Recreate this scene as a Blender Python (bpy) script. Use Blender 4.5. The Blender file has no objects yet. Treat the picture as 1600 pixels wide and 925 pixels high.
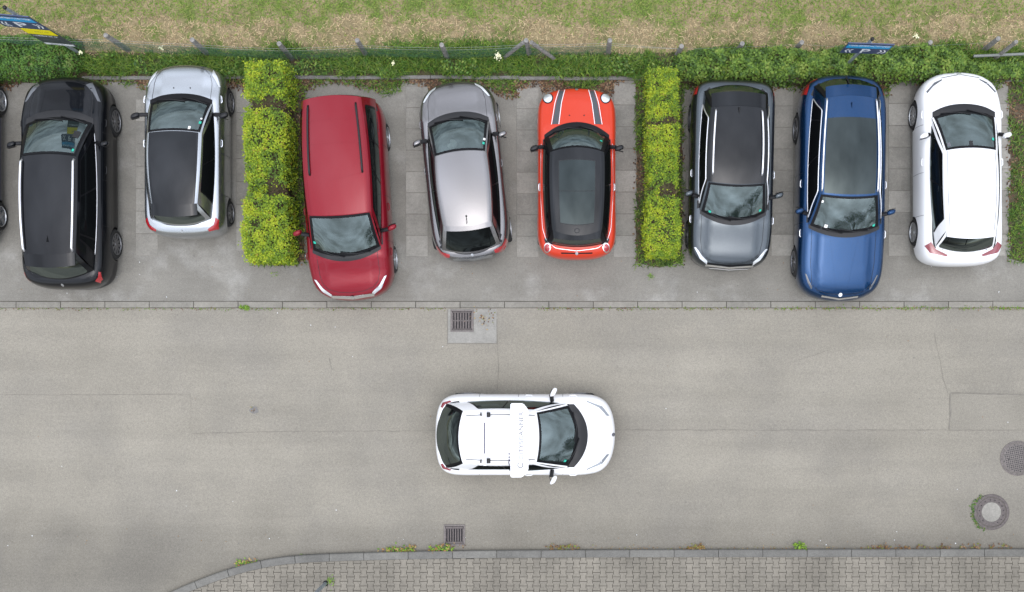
import bpy, bmesh, math, random
import numpy as np
from mathutils import Vector, Matrix, noise
from mathutils.bvhtree import BVHTree
random.seed(7); rng = np.random.default_rng(7)
D = bpy.data; C = bpy.context.scene.collection
R = math.radians

# ---------------------------------------------------------------- camera, sky, sun, exposure
CAMZ = 24.0                                   # a drone looking straight down
SC = 69.0; NX, NY = 880.0, 545.0              # survey scale: pixels per metre on the ground, point below the drone
def at(px, py, z=0.0):                        # survey point -> metres
    k = (CAMZ - z) / CAMZ / SC
    return Vector(((px - NX) * k, (NY - py) * k, z))
cam_d = D.cameras.new('camera'); cam = D.objects.new('camera', cam_d); C.objects.link(cam)
cam.location = (0, 0, CAMZ); cam_d.sensor_width = 36.0; cam_d.lens = 36.0 * SC * CAMZ / 1600.0
cam_d.shift_x = -(NX - 800) / 1600.0; cam_d.shift_y = (NY - 462.5) / 1600.0
cam_d.clip_start = 0.1; cam_d.clip_end = 2000
bpy.context.scene.camera = cam
SUN_EL, SUN_AZ = R(80), R(170)                # azimuth clockwise from +y
w = D.worlds.new('World'); bpy.context.scene.world = w; w.use_nodes = True
nt = w.node_tree; nt.nodes.clear()
def N(t, typ, **kw):
    n = t.nodes.new(typ)
    for k, v in kw.items():
        if k in n.inputs: n.inputs[k].default_value = v
        else: setattr(n, k, v)
    return n
sky = N(nt, 'ShaderNodeTexSky', sky_type='NISHITA', sun_disc=False, sun_elevation=SUN_EL, sun_rotation=SUN_AZ)
hs = N(nt, 'ShaderNodeHueSaturation', Saturation=0.40)
# broken cloud cover: noise laid on a flat cloud deck
tc = N(nt, 'ShaderNodeTexCoord'); sep = N(nt, 'ShaderNodeSeparateXYZ')
zmax = N(nt, 'ShaderNodeMath', operation='ABSOLUTE'); zadd = N(nt, 'ShaderNodeMath', operation='ADD'); zadd.inputs[1].default_value = 0.18
dx = N(nt, 'ShaderNodeMath', operation='DIVIDE'); dy = N(nt, 'ShaderNodeMath', operation='DIVIDE'); cmb = N(nt, 'ShaderNodeCombineXYZ')
cn = N(nt, 'ShaderNodeTexNoise', Scale=2.3, Detail=7.0, Roughness=0.52, Distortion=0.0)
cr = N(nt, 'ShaderNodeMapRange'); cr.inputs[1].default_value = 0.34; cr.inputs[2].default_value = 0.68; cr.inputs[3].default_value = 0.45; cr.inputs[4].default_value = 1.7
mul = N(nt, 'ShaderNodeVectorMath', operation='SCALE')
bg = N(nt, 'ShaderNodeBackground', Strength=0.15); wo = N(nt, 'ShaderNodeOutputWorld')
L = nt.links.new
L(sky.outputs[0], hs.inputs['Color']); L(tc.outputs['Generated'], sep.inputs[0])
L(sep.outputs[2], zmax.inputs[0]); L(zmax.outputs[0], zadd.inputs[0])
L(sep.outputs[0], dx.inputs[0]); L(zadd.outputs[0], dx.inputs[1]); L(sep.outputs[1], dy.inputs[0]); L(zadd.outputs[0], dy.inputs[1])
L(dx.outputs[0], cmb.inputs[0]); L(dy.outputs[0], cmb.inputs[1]); L(cmb.outputs[0], cn.inputs['Vector'])
L(cn.outputs['Fac'], cr.inputs[0]); L(hs.outputs[0], mul.inputs[0]); L(cr.outputs[0], mul.inputs['Scale'])
ov = N(nt, 'ShaderNodeMapRange'); ov.inputs[1].default_value = 0.0; ov.inputs[2].default_value = 1.0; ov.inputs[3].default_value = 0.26; ov.inputs[4].default_value = 1.42
mu2 = N(nt, 'ShaderNodeVectorMath', operation='SCALE'); L(zmax.outputs[0], ov.inputs[0]); L(mul.outputs[0], mu2.inputs[0]); L(ov.outputs[0], mu2.inputs['Scale'])
L(mu2.outputs[0], bg.inputs['Color']); L(bg.outputs[0], wo.inputs['Surface'])
sd = D.lights.new('sun', 'SUN'); sd.energy = 0.55; sd.angle = R(165); sd.color = (1.0, 0.99, 0.975)
so = D.objects.new('sun', sd); C.objects.link(so); so.location = (0, 0, 40)
sdir = Vector((math.sin(SUN_AZ) * math.cos(SUN_EL), math.cos(SUN_AZ) * math.cos(SUN_EL), math.sin(SUN_EL)))
so.rotation_euler = (-sdir).to_track_quat('-Z', 'Y').to_euler()
vs = bpy.context.scene.view_settings
vs.view_transform = 'Standard'; vs.look = 'None'; vs.gamma = 1.0; vs.exposure = 1.27
bpy.context.scene.cycles.max_bounces = 6

# ---------------------------------------------------------------- materials
def mat(name, col, rough=0.6, metal=0.0, coat=0.0, spec=0.5, noise_amt=0.0, nscale=30.0, bump=0.0, ior=1.5, coat_rough=0.03, stops=None, detail=4.0):
    m = D.materials.new(name); m.use_nodes = True; t = m.node_tree; p = t.nodes['Principled BSDF']
    p.inputs['Base Color'].default_value = (*col, 1); p.inputs['Roughness'].default_value = rough
    p.inputs['Metallic'].default_value = metal; p.inputs['Coat Weight'].default_value = coat; p.inputs['Coat Roughness'].default_value = coat_rough
    p.inputs['Specular IOR Level'].default_value = spec; p.inputs['IOR'].default_value = ior
    if noise_amt or bump:
        g = N(t, 'ShaderNodeTexCoord'); n = N(t, 'ShaderNodeTexNoise', Scale=nscale, Detail=detail)
        t.links.new(g.outputs['Object'], n.inputs['Vector'])
        if noise_amt:
            r = N(t, 'ShaderNodeMapRange'); r.inputs[1].default_value = 0.3; r.inputs[2].default_value = 0.7
            r.inputs[3].default_value = 1 - noise_amt; r.inputs[4].default_value = 1 + noise_amt
            s = N(t, 'ShaderNodeVectorMath', operation='SCALE'); s.inputs[0].default_value = col
            t.links.new(n.outputs['Fac'], r.inputs[0]); t.links.new(r.outputs[0], s.inputs['Scale']); t.links.new(s.outputs[0], p.inputs['Base Color'])
        if bump:
            b = N(t, 'ShaderNodeBump', Strength=bump, Distance=0.01); t.links.new(n.outputs['Fac'], b.inputs['Height']); t.links.new(b.outputs[0], p.inputs['Normal'])
    return m
def ground_mat(name, base, speck=0.35, speck_scale=75.0, patch=0.12, patch_scale=0.9, tint=(0.0, 0.0, 0.0), tint_scale=0.5, tint_lo=0.5, tint_hi=0.7, stain=None, rough=0.9, bump=0.35, tracks=0.0, gutter=None):
    """aggregate speckle + broad wear + stains in world metres"""
    m = D.materials.new(name); m.use_nodes = True; t = m.node_tree; p = t.nodes['Principled BSDF']; K = t.links.new
    p.inputs['Roughness'].default_value = rough; p.inputs['Specular IOR Level'].default_value = 0.25
    g = N(t, 'ShaderNodeNewGeometry')
    n1 = N(t, 'ShaderNodeTexNoise', Scale=speck_scale, Detail=2.0, Roughness=0.7); n2 = N(t, 'ShaderNodeTexNoise', Scale=patch_scale, Detail=6.0, Roughness=0.6)
    n3 = N(t, 'ShaderNodeTexNoise', Scale=tint_scale, Detail=5.0, Roughness=0.62); n4 = N(t, 'ShaderNodeTexNoise', Scale=speck_scale * 0.3, Detail=3.0)
    mp = N(t, 'ShaderNodeMapping'); mp.inputs['Location'].default_value = (13.7, 4.1, 0)
    K(g.outputs['Position'], mp.inputs['Vector'])
    for n in (n1, n2, n4): K(g.outputs['Position'], n.inputs['Vector'])
    K(mp.outputs[0], n3.inputs['Vector'])
    def rng_(n, lo, hi, a, b):
        r = N(t, 'ShaderNodeMapRange'); r.inputs[1].default_value = lo; r.inputs[2].default_value = hi; r.inputs[3].default_value = a; r.inputs[4].default_value = b
        K(n.outputs['Fac'], r.inputs[0]); return r
    r1 = rng_(n1, 0.28, 0.72, 1 - speck, 1 + speck); r2 = rng_(n2, 0.3, 0.7, 1 - patch, 1 + patch); r4 = rng_(n4, 0.3, 0.7, 0.93, 1.07)
    m1 = N(t, 'ShaderNodeMath', operation='MULTIPLY'); K(r1.outputs[0], m1.inputs[0]); K(r2.outputs[0], m1.inputs[1])
    m2 = N(t, 'ShaderNodeMath', operation='MULTIPLY'); K(m1.outputs[0], m2.inputs[0]); K(r4.outputs[0], m2.inputs[1])
    mixc = N(t, 'ShaderNodeMix', data_type='RGBA'); mixc.inputs[6].default_value = (*base, 1); mixc.inputs[7].default_value = (*(tint if any(tint) else base), 1)
    r3 = rng_(n3, tint_lo, tint_hi, 0.0, 1.0); K(r3.outputs[0], mixc.inputs[0])
    if tracks:                                   # worn lanes and streaks running along the street
        mq = N(t, 'ShaderNodeMapping'); mq.inputs['Scale'].default_value = (0.10, 1.5, 1); K(g.outputs['Position'], mq.inputs['Vector'])
        n5 = N(t, 'ShaderNodeTexNoise', Scale=1.0, Detail=5.0, Roughness=0.6); K(mq.outputs[0], n5.inputs['Vector']); r5 = rng_(n5, 0.3, 0.7, 1 - tracks, 1 + tracks)
        m3 = N(t, 'ShaderNodeMath', operation='MULTIPLY'); K(m2.outputs[0], m3.inputs[0]); K(r5.outputs[0], m3.inputs[1]); m2 = m3
        n6 = N(t, 'ShaderNodeTexNoise', Scale=2.3, Detail=6.0, Roughness=0.7); K(mp.outputs[0], n6.inputs['Vector']); r6 = rng_(n6, 0.60, 0.74, 1.0, 0.90)   # old oil and water marks
        m4 = N(t, 'ShaderNodeMath', operation='MULTIPLY'); K(m2.outputs[0], m4.inputs[0]); K(r6.outputs[0], m4.inputs[1]); m2 = m4
    if gutter:                                   # grit and dirt washed towards the kerb
        sx = N(t, 'ShaderNodeSeparateXYZ'); K(g.outputs['Position'], sx.inputs[0]); n7 = N(t, 'ShaderNodeTexNoise', Scale=0.7, Detail=5.0); K(g.outputs['Position'], n7.inputs['Vector'])
        ad = N(t, 'ShaderNodeMath', operation='MULTIPLY_ADD'); K(n7.outputs['Fac'], ad.inputs[0]); ad.inputs[1].default_value = 1.3; K(sx.outputs[1], ad.inputs[2])
        r7 = N(t, 'ShaderNodeMapRange', interpolation_type='SMOOTHSTEP'); r7.inputs[1].default_value = gutter[0] + .65; r7.inputs[2].default_value = gutter[1] + .65; r7.inputs[3].default_value = gutter[2]; r7.inputs[4].default_value = 1.0
        K(ad.outputs[0], r7.inputs[0]); m5 = N(t, 'ShaderNodeMath', operation='MULTIPLY'); K(m2.outputs[0], m5.inputs[0]); K(r7.outputs[0], m5.inputs[1]); m2 = m5
    s = N(t, 'ShaderNodeVectorMath', operation='SCALE'); K(mixc.outputs[2], s.inputs[0]); K(m2.outputs[0], s.inputs['Scale']); K(s.outputs[0], p.inputs['Base Color'])
    b = N(t, 'ShaderNodeBump', Strength=bump, Distance=0.006); K(n1.outputs['Fac'], b.inputs['Height']); K(b.outputs[0], p.inputs['Normal'])
    return m
M = {}
M['road'] = ground_mat('road asphalt', (0.241, 0.221, 0.181), 0.25, 62, 0.08, 0.5, (0.218, 0.201, 0.168), 0.35, 0.45, 0.62, tracks=0.085, gutter=(-4.7, -3.1, 0.74))
M['bay'] = ground_mat('bay asphalt', (0.200, 0.188, 0.162), 0.26, 58, 0.12, 1.1, (0.268, 0.257, 0.230), 0.9, 0.53, 0.70, tracks=0.08)
M['patch'] = ground_mat('patched asphalt', (0.224, 0.206, 0.170), 0.28, 62, 0.08, 0.9)
M['patch2'] = ground_mat('cement patch', (0.252, 0.242, 0.216), 0.14, 40, 0.14, 2.2)
M['grime'] = ground_mat('gutter grime', (0.165, 0.158, 0.148), 0.26, 60, 0.16, 1.3)
M['soil'] = ground_mat('leafy soil', (0.085, 0.066, 0.042), 0.5, 30, 0.3, 2.5, (0.055, 0.085, 0.02), 1.6, 0.46, 0.6)
M['verge'] = ground_mat('verge soil', (0.075, 0.058, 0.034), 0.5, 30, 0.3, 2.5, (0.05, 0.085, 0.02), 1.6, 0.46, 0.6)
M['field'] = ground_mat('dry turf', (0.22, 0.175, 0.095), 0.4, 26, 0.22, 3.0, (0.10, 0.13, 0.03), 1.4, 0.48, 0.62)
M['slab'] = ground_mat('concrete slab', (0.240, 0.227, 0.198), 0.15, 50, 0.17, 1.6)
M['slab2'] = ground_mat('dirty concrete slab', (0.210, 0.199, 0.174), 0.17, 50, 0.2, 1.8)
M['slab3'] = ground_mat('pale concrete slab', (0.276, 0.262, 0.230), 0.15, 50, 0.17, 1.6)
M['kerb'] = ground_mat('kerb concrete', (0.226, 0.212, 0.180), 0.12, 45, 0.12, 1.8)
M['kerb2'] = ground_mat('weathered kerb', (0.206, 0.194, 0.166), 0.14, 45, 0.14, 1.8)
M['kerb3'] = ground_mat('dark kerb', (0.142, 0.137, 0.124), 0.16, 45, 0.14, 1.8); M['kerb4'] = ground_mat('dark weathered kerb', (0.160, 0.154, 0.138), 0.16, 45, 0.16, 1.8)
M['edging'] = ground_mat('edging concrete', (0.165, 0.158, 0.145), 0.2, 45, 0.25, 2.5)
M['joint'] = ground_mat('joint sand', (0.060, 0.054, 0.044), 0.3, 60, 0.2, 2)
PAVE = [ground_mat('paver grey %d' % i, c, 0.14, 55, 0.20, 0.8) for i, c in enumerate([(0.192, 0.174, 0.142), (0.184, 0.167, 0.137), (0.201, 0.182, 0.149)])]
M['iron'] = mat('cast iron', (0.115, 0.098, 0.092), 0.65, 0.35, noise_amt=0.25, nscale=25, bump=0.2)
M['iron2'] = mat('worn cast iron', (0.15, 0.132, 0.122), 0.6, 0.3, noise_amt=0.25, nscale=25, bump=0.2)
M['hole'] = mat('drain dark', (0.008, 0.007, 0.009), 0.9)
M['crack'] = mat('crack filler', (0.10, 0.095, 0.085), 0.95, noise_amt=0.3, nscale=6)
M['seam'] = mat('asphalt seam', (0.172, 0.158, 0.133), 0.95, noise_amt=0.2, nscale=6)
M['tyre'] = mat('tyre rubber', (0.011, 0.011, 0.011), 0.8)
M['plastic'] = mat('black plastic', (0.010, 0.010, 0.011), 0.45, spec=0.35)
M['trimblack'] = mat('gloss black trim', (0.006, 0.006, 0.007), 0.3, spec=0.15)
M['well'] = mat('wheel well', (0.006, 0.006, 0.006), 0.95)
M['cabin'] = mat('cabin dark', (0.014, 0.015, 0.016), 0.7, noise_amt=0.3, nscale=8)
M['seat'] = mat('seat cloth', (0.035, 0.036, 0.038), 0.85, noise_amt=0.2, nscale=60)
M['chrome'] = mat('bright metal trim', (0.82, 0.83, 0.85), 0.22, 1.0)
M['alu'] = mat('satin aluminium', (0.86, 0.86, 0.88), 0.38, 0.85)
M['rim'] = mat('alloy silver', (0.42, 0.43, 0.44), 0.35, 0.8)
M['rimdark'] = mat('alloy grey', (0.16, 0.16, 0.165), 0.35, 0.7)
M['red'] = mat('tail lamp red', (0.33, 0.010, 0.016), 0.12, coat=1.0)
M['reddark'] = mat('dark tail lamp', (0.19, 0.012, 0.02), 0.12, coat=1.0)
M['lamp'] = mat('headlamp lens', (0.62, 0.64, 0.66), 0.12, 0.35, coat=1.0)
M['lampgrey'] = mat('grey headlamp', (0.22, 0.235, 0.25), 0.15, 0.3, coat=1.0)
M['lampdark'] = mat('smoked headlamp', (0.075, 0.08, 0.088), 0.12, 0.2, coat=1.0)
M['sticker'] = mat('green badge', (0.02, 0.42, 0.30), 0.5)
M['paper'] = mat('white paper', (0.75, 0.75, 0.73), 0.7)
M['seamline'] = mat('panel gap', (0.012, 0.012, 0.013), 0.7)
M['wood'] = mat('grey weathered wood', (0.20, 0.19, 0.175), 0.85, noise_amt=0.35, nscale=18, bump=0.4)
M['galv'] = mat('galvanised steel', (0.33, 0.37, 0.40), 0.45, 0.5, noise_amt=0.2, nscale=9)
M['rail'] = mat('dull painted rail', (0.17, 0.18, 0.165), 0.6)
M['wire'] = mat('green fence wire', (0.035, 0.10, 0.06), 0.55)
M['wire2'] = mat('plain wire', (0.26, 0.27, 0.26), 0.6, 0.2)
M['navy'] = mat('sign navy', (0.045, 0.06, 0.12), 0.4)
M['cyan'] = mat('sign light blue', (0.02, 0.30, 0.58), 0.4)
M['yellow'] = mat('sign yellow', (0.80, 0.68, 0.005), 0.4)
M['white'] = mat('sign white', (0.72, 0.74, 0.75), 0.4)
M['darkgrey'] = mat('sign dark grey', (0.05, 0.055, 0.062), 0.4)
M['letter'] = mat('pale grey lettering', (0.11, 0.11, 0.125), 0.6)
M['violet'] = mat('dark slot', (0.03, 0.02, 0.07), 0.5)
M['twig'] = mat('bare twigs', (0.17, 0.115, 0.075), 0.9, noise_amt=0.3, nscale=30)
M['core'] = mat('dark hedge wood', (0.06, 0.05, 0.022), 0.95, noise_amt=0.5, nscale=18)  # dark brown mottled core, keeps hedges and bushes from being see-through
M['bark'] = mat('bark', (0.09, 0.075, 0.06), 0.95, noise_amt=0.35, nscale=10, bump=0.5)
def leafmat(name, c):
    m = mat(name, c, 0.55, spec=0.3); p = m.node_tree.nodes['Principled BSDF']
    p.inputs['Subsurface Weight'].default_value = 0.0
    return m
LEAF = {
 'gold': [leafmat('golden leaf %d' % i, c) for i, c in enumerate([(0.175, 0.255, 0.009), (0.285, 0.345, 0.013), (0.110, 0.185, 0.010), (0.060, 0.115, 0.009), (0.24, 0.17, 0.03)])],
 'green': [leafmat('verge leaf %d' % i, c) for i, c in enumerate([(0.050, 0.118, 0.014), (0.078, 0.165, 0.020), (0.028, 0.070, 0.012), (0.115, 0.165, 0.035)])],
 'bush': [leafmat('bush leaf %d' % i, c) for i, c in enumerate([(0.080, 0.146, 0.018), (0.122, 0.202, 0.026), (0.040, 0.085, 0.012), (0.175, 0.235, 0.04)])],
 'turf': [leafmat('turf blade %d' % i, c) for i, c in enumerate([(0.120, 0.200, 0.020), (0.165, 0.245, 0.032), (0.085, 0.150, 0.016), (0.225, 0.240, 0.06)])],
 'straw': [leafmat('dry blade %d' % i, c) for i, c in enumerate([(0.45, 0.335, 0.185), (0.37, 0.265, 0.14), (0.50, 0.385, 0.22), (0.23, 0.165, 0.09)])],
 'litter': [leafmat('dead leaf %d' % i, c) for i, c in enumerate([(0.085, 0.042, 0.022), (0.13, 0.066, 0.032), (0.22, 0.14, 0.075), (0.05, 0.03, 0.018)])],
 'autumn': [leafmat('gutter weed %d' % i, c) for i, c in enumerate([(0.28, 0.15, 0.05), (0.34, 0.24, 0.10), (0.16, 0.17, 0.035), (0.20, 0.11, 0.04)])],
 'weed': [leafmat('weed leaf %d' % i, c) for i, c in enumerate([(0.14, 0.25, 0.02), (0.19, 0.30, 0.03), (0.09, 0.18, 0.02)])],
 'bloom': [leafmat('cream bloom %d' % i, c) for i, c in enumerate([(0.72, 0.70, 0.42), (0.78, 0.76, 0.55)])],
}
def paint(name, col, metal=0.0, rough=0.3, flake=0.0):
    m = mat(name, col, rough, metal, coat=0.85, coat_rough=0.02, spec=0.12)
    m.node_tree.nodes['Principled BSDF'].inputs['Coat IOR'].default_value = 1.32
    if flake:
        t = m.node_tree; p = t.nodes['Principled BSDF']; g = N(t, 'ShaderNodeTexCoord'); n = N(t, 'ShaderNodeTexNoise', Scale=900.0, Detail=1.0)
        b = N(t, 'ShaderNodeBump', Strength=flake, Distance=0.001); t.links.new(g.outputs['Object'], n.inputs['Vector']); t.links.new(n.outputs['Fac'], b.inputs['Height']); t.links.new(b.outputs[0], p.inputs['Normal'])
    return m
def glass(name, tint, refl_ior=1.6, thru=0.5, body=(0.02, 0.022, 0.022), gain=1.0):
    """coated car glass: fresnel reflection over part tint, part see-through"""
    m = D.materials.new(name); m.use_nodes = True; t = m.node_tree; t.nodes.clear(); K = t.links.new
    o = N(t, 'ShaderNodeOutputMaterial'); tr = N(t, 'ShaderNodeBsdfTransparent', Color=(*tint, 1)); di = N(t, 'ShaderNodeBsdfDiffuse', Color=(*body, 1))
    gl = N(t, 'ShaderNodeBsdfGlossy', Color=(0.84, 1.0, 0.98, 1), Roughness=0.015); fr = N(t, 'ShaderNodeFresnel', IOR=refl_ior)
    m1 = N(t, 'ShaderNodeMixShader'); m1.inputs[0].default_value = thru; m2 = N(t, 'ShaderNodeMixShader')
    K(di.outputs[0], m1.inputs[1]); K(tr.outputs[0], m1.inputs[2]); gm = N(t, 'ShaderNodeMath', operation='MULTIPLY'); gm.inputs[1].default_value = gain; K(fr.outputs[0], gm.inputs[0]); K(gm.outputs[0], m2.inputs[0]); K(m1.outputs[0], m2.inputs[1]); K(gl.outputs[0], m2.inputs[2]); K(m2.outputs[0], o.inputs['Surface'])
    return m
M['screen'] = glass('windscreen glass', (0.62, 0.70, 0.68), 2.1, 0.62, (0.022, 0.034, 0.033))
M['side'] = glass('tinted side glass', (0.30, 0.33, 0.33), 1.35, 0.0, (0.004, 0.0045, 0.005), 0.22)
M['rearglass'] = glass('dark rear glass', (0.25, 0.27, 0.27), 1.4, 0.0, (0.005, 0.0055, 0.0055), 0.20)
M['pano'] = glass('roof glass', (0.2, 0.22, 0.22), 1.5, 0.0, (0.006, 0.0085, 0.0105))

# ---------------------------------------------------------------- object helpers
def tag(o, label=None, cat=None, group=None, kind=None):
    for k, v in (('label', label), ('category', cat), ('group', group), ('kind', kind)):
        if v: o[k] = v
    return o
def empty(name, loc, rz=0.0, label=None, cat=None, group=None):
    o = D.objects.new(name, None); C.objects.link(o); o.location = loc; o.rotation_euler = (0, 0, rz); o.empty_display_size = 0.2
    return tag(o, label, cat, group)
def link(name, me, m, parent=None, smooth=False, kind=None, sharp=None):
    ms = m if isinstance(m, (list, tuple)) else [m]
    if not me.materials:
        for x in ms: me.materials.append(x)
    if smooth: me.polygons.foreach_set('use_smooth', [True] * len(me.polygons))
    if sharp: me.set_sharp_from_angle(angle=R(sharp))
    o = D.objects.new(name, me); C.objects.link(o)
    if parent: o.parent = parent
    if kind: o['kind'] = kind
    return o
class MB:
    def __init__(s): s.v = []; s.f = []; s.mi = []
    def add(s, vs, fs, mi=0):
        k = len(s.v); s.v += [tuple(p) for p in vs]; s.f += [tuple(i + k for i in f) for f in fs]; s.mi += [mi] * len(fs); return s
    def grid(s, rows, mi=0, flip=False):
        n = len(rows[0]); vs = [p for r in rows for p in r]; fs = []
        for i in range(len(rows) - 1):
            for j in range(n - 1):
                a, b, c, d = i * n + j, i * n + j + 1, (i + 1) * n + j + 1, (i + 1) * n + j
                fs.append((d, c, b, a) if flip else (a, b, c, d))
        return s.add(vs, fs, mi)
    def box(s, c, h, rz=0.0, bev=0.0, mi=0):
        cx, cy, cz = c; hx, hy, hz = h; ca, sa = math.cos(rz), math.sin(rz)
        def T(x, y, z): return (cx + x * ca - y * sa, cy + x * sa + y * ca, cz + z)
        if bev <= 0:
            vs = [T(x, y, z) for z in (-hz, hz) for y in (-hy, hy) for x in (-hx, hx)]
            return s.add(vs, [(0, 2, 3, 1), (4, 5, 7, 6), (0, 1, 5, 4), (2, 6, 7, 3), (0, 4, 6, 2), (1, 3, 7, 5)], mi)
        b = bev
        lo = [(-hx, -hy), (hx, -hy), (hx, hy), (-hx, hy)]; hi = [(-hx + b, -hy + b), (hx - b, -hy + b), (hx - b, hy - b), (-hx + b, hy - b)]
        vs = [T(x, y, -hz) for x, y in lo] + [T(x, y, hz - b) for x, y in lo] + [T(x, y, hz) for x, y in hi]
        fs = [(3, 2, 1, 0), (8, 9, 10, 11)]
        for r in (0, 4):
            for i in range(4): j = (i + 1) % 4; fs.append((r + i, r + j, r + 4 + j, r + 4 + i))
        return s.add(vs, fs, mi)
    def tube(s, pts, r, n=8, cap=True, mi=0, r2=None):
        pts = [Vector(p) for p in pts]; rows = []; up = Vector((0, 0, 1))
        for i, p in enumerate(pts):
            t = (pts[min(i + 1, len(pts) - 1)] - pts[max(i - 1, 0)]).normalized()
            a = t.cross(up if abs(t.z) < 0.95 else Vector((1, 0, 0))).normalized(); b = t.cross(a).normalized()
            rr = r if r2 is None else r + (r2 - r) * i / max(1, len(pts) - 1)
            rows.append([p + (a * math.cos(2 * math.pi * k / n) + b * math.sin(2 * math.pi * k / n)) * rr for k in range(n)])
        k0 = len(s.v); vs = [p for q in rows for p in q]; fs = []
        for i in range(len(rows) - 1):
            for k in range(n): fs.append((i * n + k, i * n + (k + 1) % n, (i + 1) * n + (k + 1) % n, (i + 1) * n + k))
        if cap: fs.append(tuple(range(n - 1, -1, -1))); fs.append(tuple((len(rows) - 1) * n + k for k in range(n)))
        return s.add(vs, fs, mi)
    def lathe(s, prof, n=32, axis='z', c=(0, 0, 0), mi=0, closed=False):
        vs = []; fs = []; m_ = len(prof)
        for k in range(n):
            a = 2 * math.pi * k / n
            for r, h in prof:
                if axis == 'z': vs.append((c[0] + r * math.cos(a), c[1] + r * math.sin(a), c[2] + h))
                else: vs.append((c[0] + r * math.cos(a), c[1] + h, c[2] + r * math.sin(a)))
        for k in range(n):
            for i in range(m_ - 1):
                a, b = k * m_ + i, ((k + 1) % n) * m_ + i; fs.append((a, b, b + 1, a + 1))
        return s.add(vs, fs, mi)
    def poly(s, pts2, z0, z1, mi=0):               # prism over a plan outline
        n = len(pts2); vs = [(x, y, z0) for x, y in pts2] + [(x, y, z1) for x, y in pts2]
        return s.add(vs, [tuple(range(n - 1, -1, -1)), tuple(range(n, 2 * n))] + [(i, (i + 1) % n, n + (i + 1) % n, n + i) for i in range(n)], mi)
    def mesh(s, name='mesh'):
        me = D.meshes.new(name); me.from_pydata(s.v, [], s.f)
        if any(s.mi): me.polygons.foreach_set('material_index', s.mi)
        me.update(); return me
    def build(s, name, m, parent=None, smooth=False, kind=None, sharp=None):
        return link(name, s.mesh(name), m, parent, smooth, kind, sharp)
def quads(name, V, F4, mats, midx, parent=None, kind=None):
    """fast mesh from arrays: V (n,k,3) faces of k verts each"""
    n, k, _ = V.shape; me = D.meshes.new(name)
    me.vertices.add(n * k); me.vertices.foreach_set('co', V.astype(np.float32).ravel())
    me.loops.add(n * k); me.loops.foreach_set('vertex_index', np.arange(n * k, dtype=np.int32))
    me.polygons.add(n); me.polygons.foreach_set('loop_start', np.arange(0, n * k, k, dtype=np.int32))
    for x in mats: me.materials.append(x)
    me.polygons.foreach_set('material_index', np.asarray(midx, dtype=np.int32)); me.update(calc_edges=True)
    o = D.objects.new(name, me); C.objects.link(o)
    if parent: o.parent = parent
    if kind: o['kind'] = kind
    return o
def leaf_faces(P, size, tilt=(0.0, 0.9), width=0.6, up=None):
    """diamond leaves at points P, random heading; tilt = range of pitch from flat (0) to upright (pi/2)"""
    n = len(P); s = rng.uniform(*size, n)[:, None]; a = rng.uniform(0, 2 * np.pi, n); p = rng.uniform(*tilt, n)
    d = np.stack([np.cos(a) * np.cos(p), np.sin(a) * np.cos(p), np.sin(p)], 1)
    sd_ = np.stack([-np.sin(a), np.cos(a), rng.uniform(-.5, .5, n)], 1)
    return np.stack([P, P + d * s * .5 + sd_ * s * width * .5, P + d * s, P + d * s * .5 - sd_ * s * width * .5], 1)
def blade_faces(P, size, tilt=(0.3, 1.2), width=0.012):
    n = len(P); s = rng.uniform(*size, n)[:, None]; a = rng.uniform(0, 2 * np.pi, n); p = rng.uniform(*tilt, n)
    d = np.stack([np.cos(a) * np.cos(p), np.sin(a) * np.cos(p), np.sin(p)], 1); q = np.stack([-np.sin(a), np.cos(a), 0 * a], 1) * width
    return np.stack([P - q, P + q, P + d * s], 1)
def nz(x, y, s, o=0.0): return noise.noise(Vector((x * s + o, y * s - o * .7, o)))
def pick(P, fn): return np.array([fn(*p) for p in P], dtype=np.int32)

# ---------------------------------------------------------------- ground, road, parking bays
def sheet(name, pts, z, m, label=None, parent=None):
    b = MB(); b.add([(x, y, z) for x, y in pts], [tuple(range(len(pts)))])
    return tag(b.build(name, m, parent), label, kind=None if parent else 'structure')
def rect(px0, py0, px1, py1):
    a = at(px0, py0); b = at(px1, py1); return [(a.x, b.y), (b.x, b.y), (b.x, a.y), (a.x, a.y)]
sheet('ground', [(-300, -300), (300, -300), (300, 300), (-300, 300)], -0.13, M['field'])
YK = at(0, 476).y; XL, XR = -16.0, 14.0
road = sheet('road', [(-60, -40), (60, -40), (60, at(0, 478).y), (-60, at(0, 478).y)], -0.004, M['road'])
bay = sheet('parking_area', [(XL - 20, at(0, 471).y), (XR + 20, at(0, 471).y), (XR + 20, at(0, 119).y), (XL - 20, at(0, 119).y)], 0.0, M['bay'])
verge = sheet('verge', [(XL - 20, at(0, 119).y), (XR + 20, at(0, 119).y), (XR + 20, at(0, 82).y), (XL - 20, at(0, 82).y)], 0.0, M['verge'])
field = sheet('field', [(XL - 40, at(0, 82).y), (XR + 40, at(0, 82).y), (XR + 40, 60), (XL - 40, 60)], 0.0, M['field'])
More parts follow.
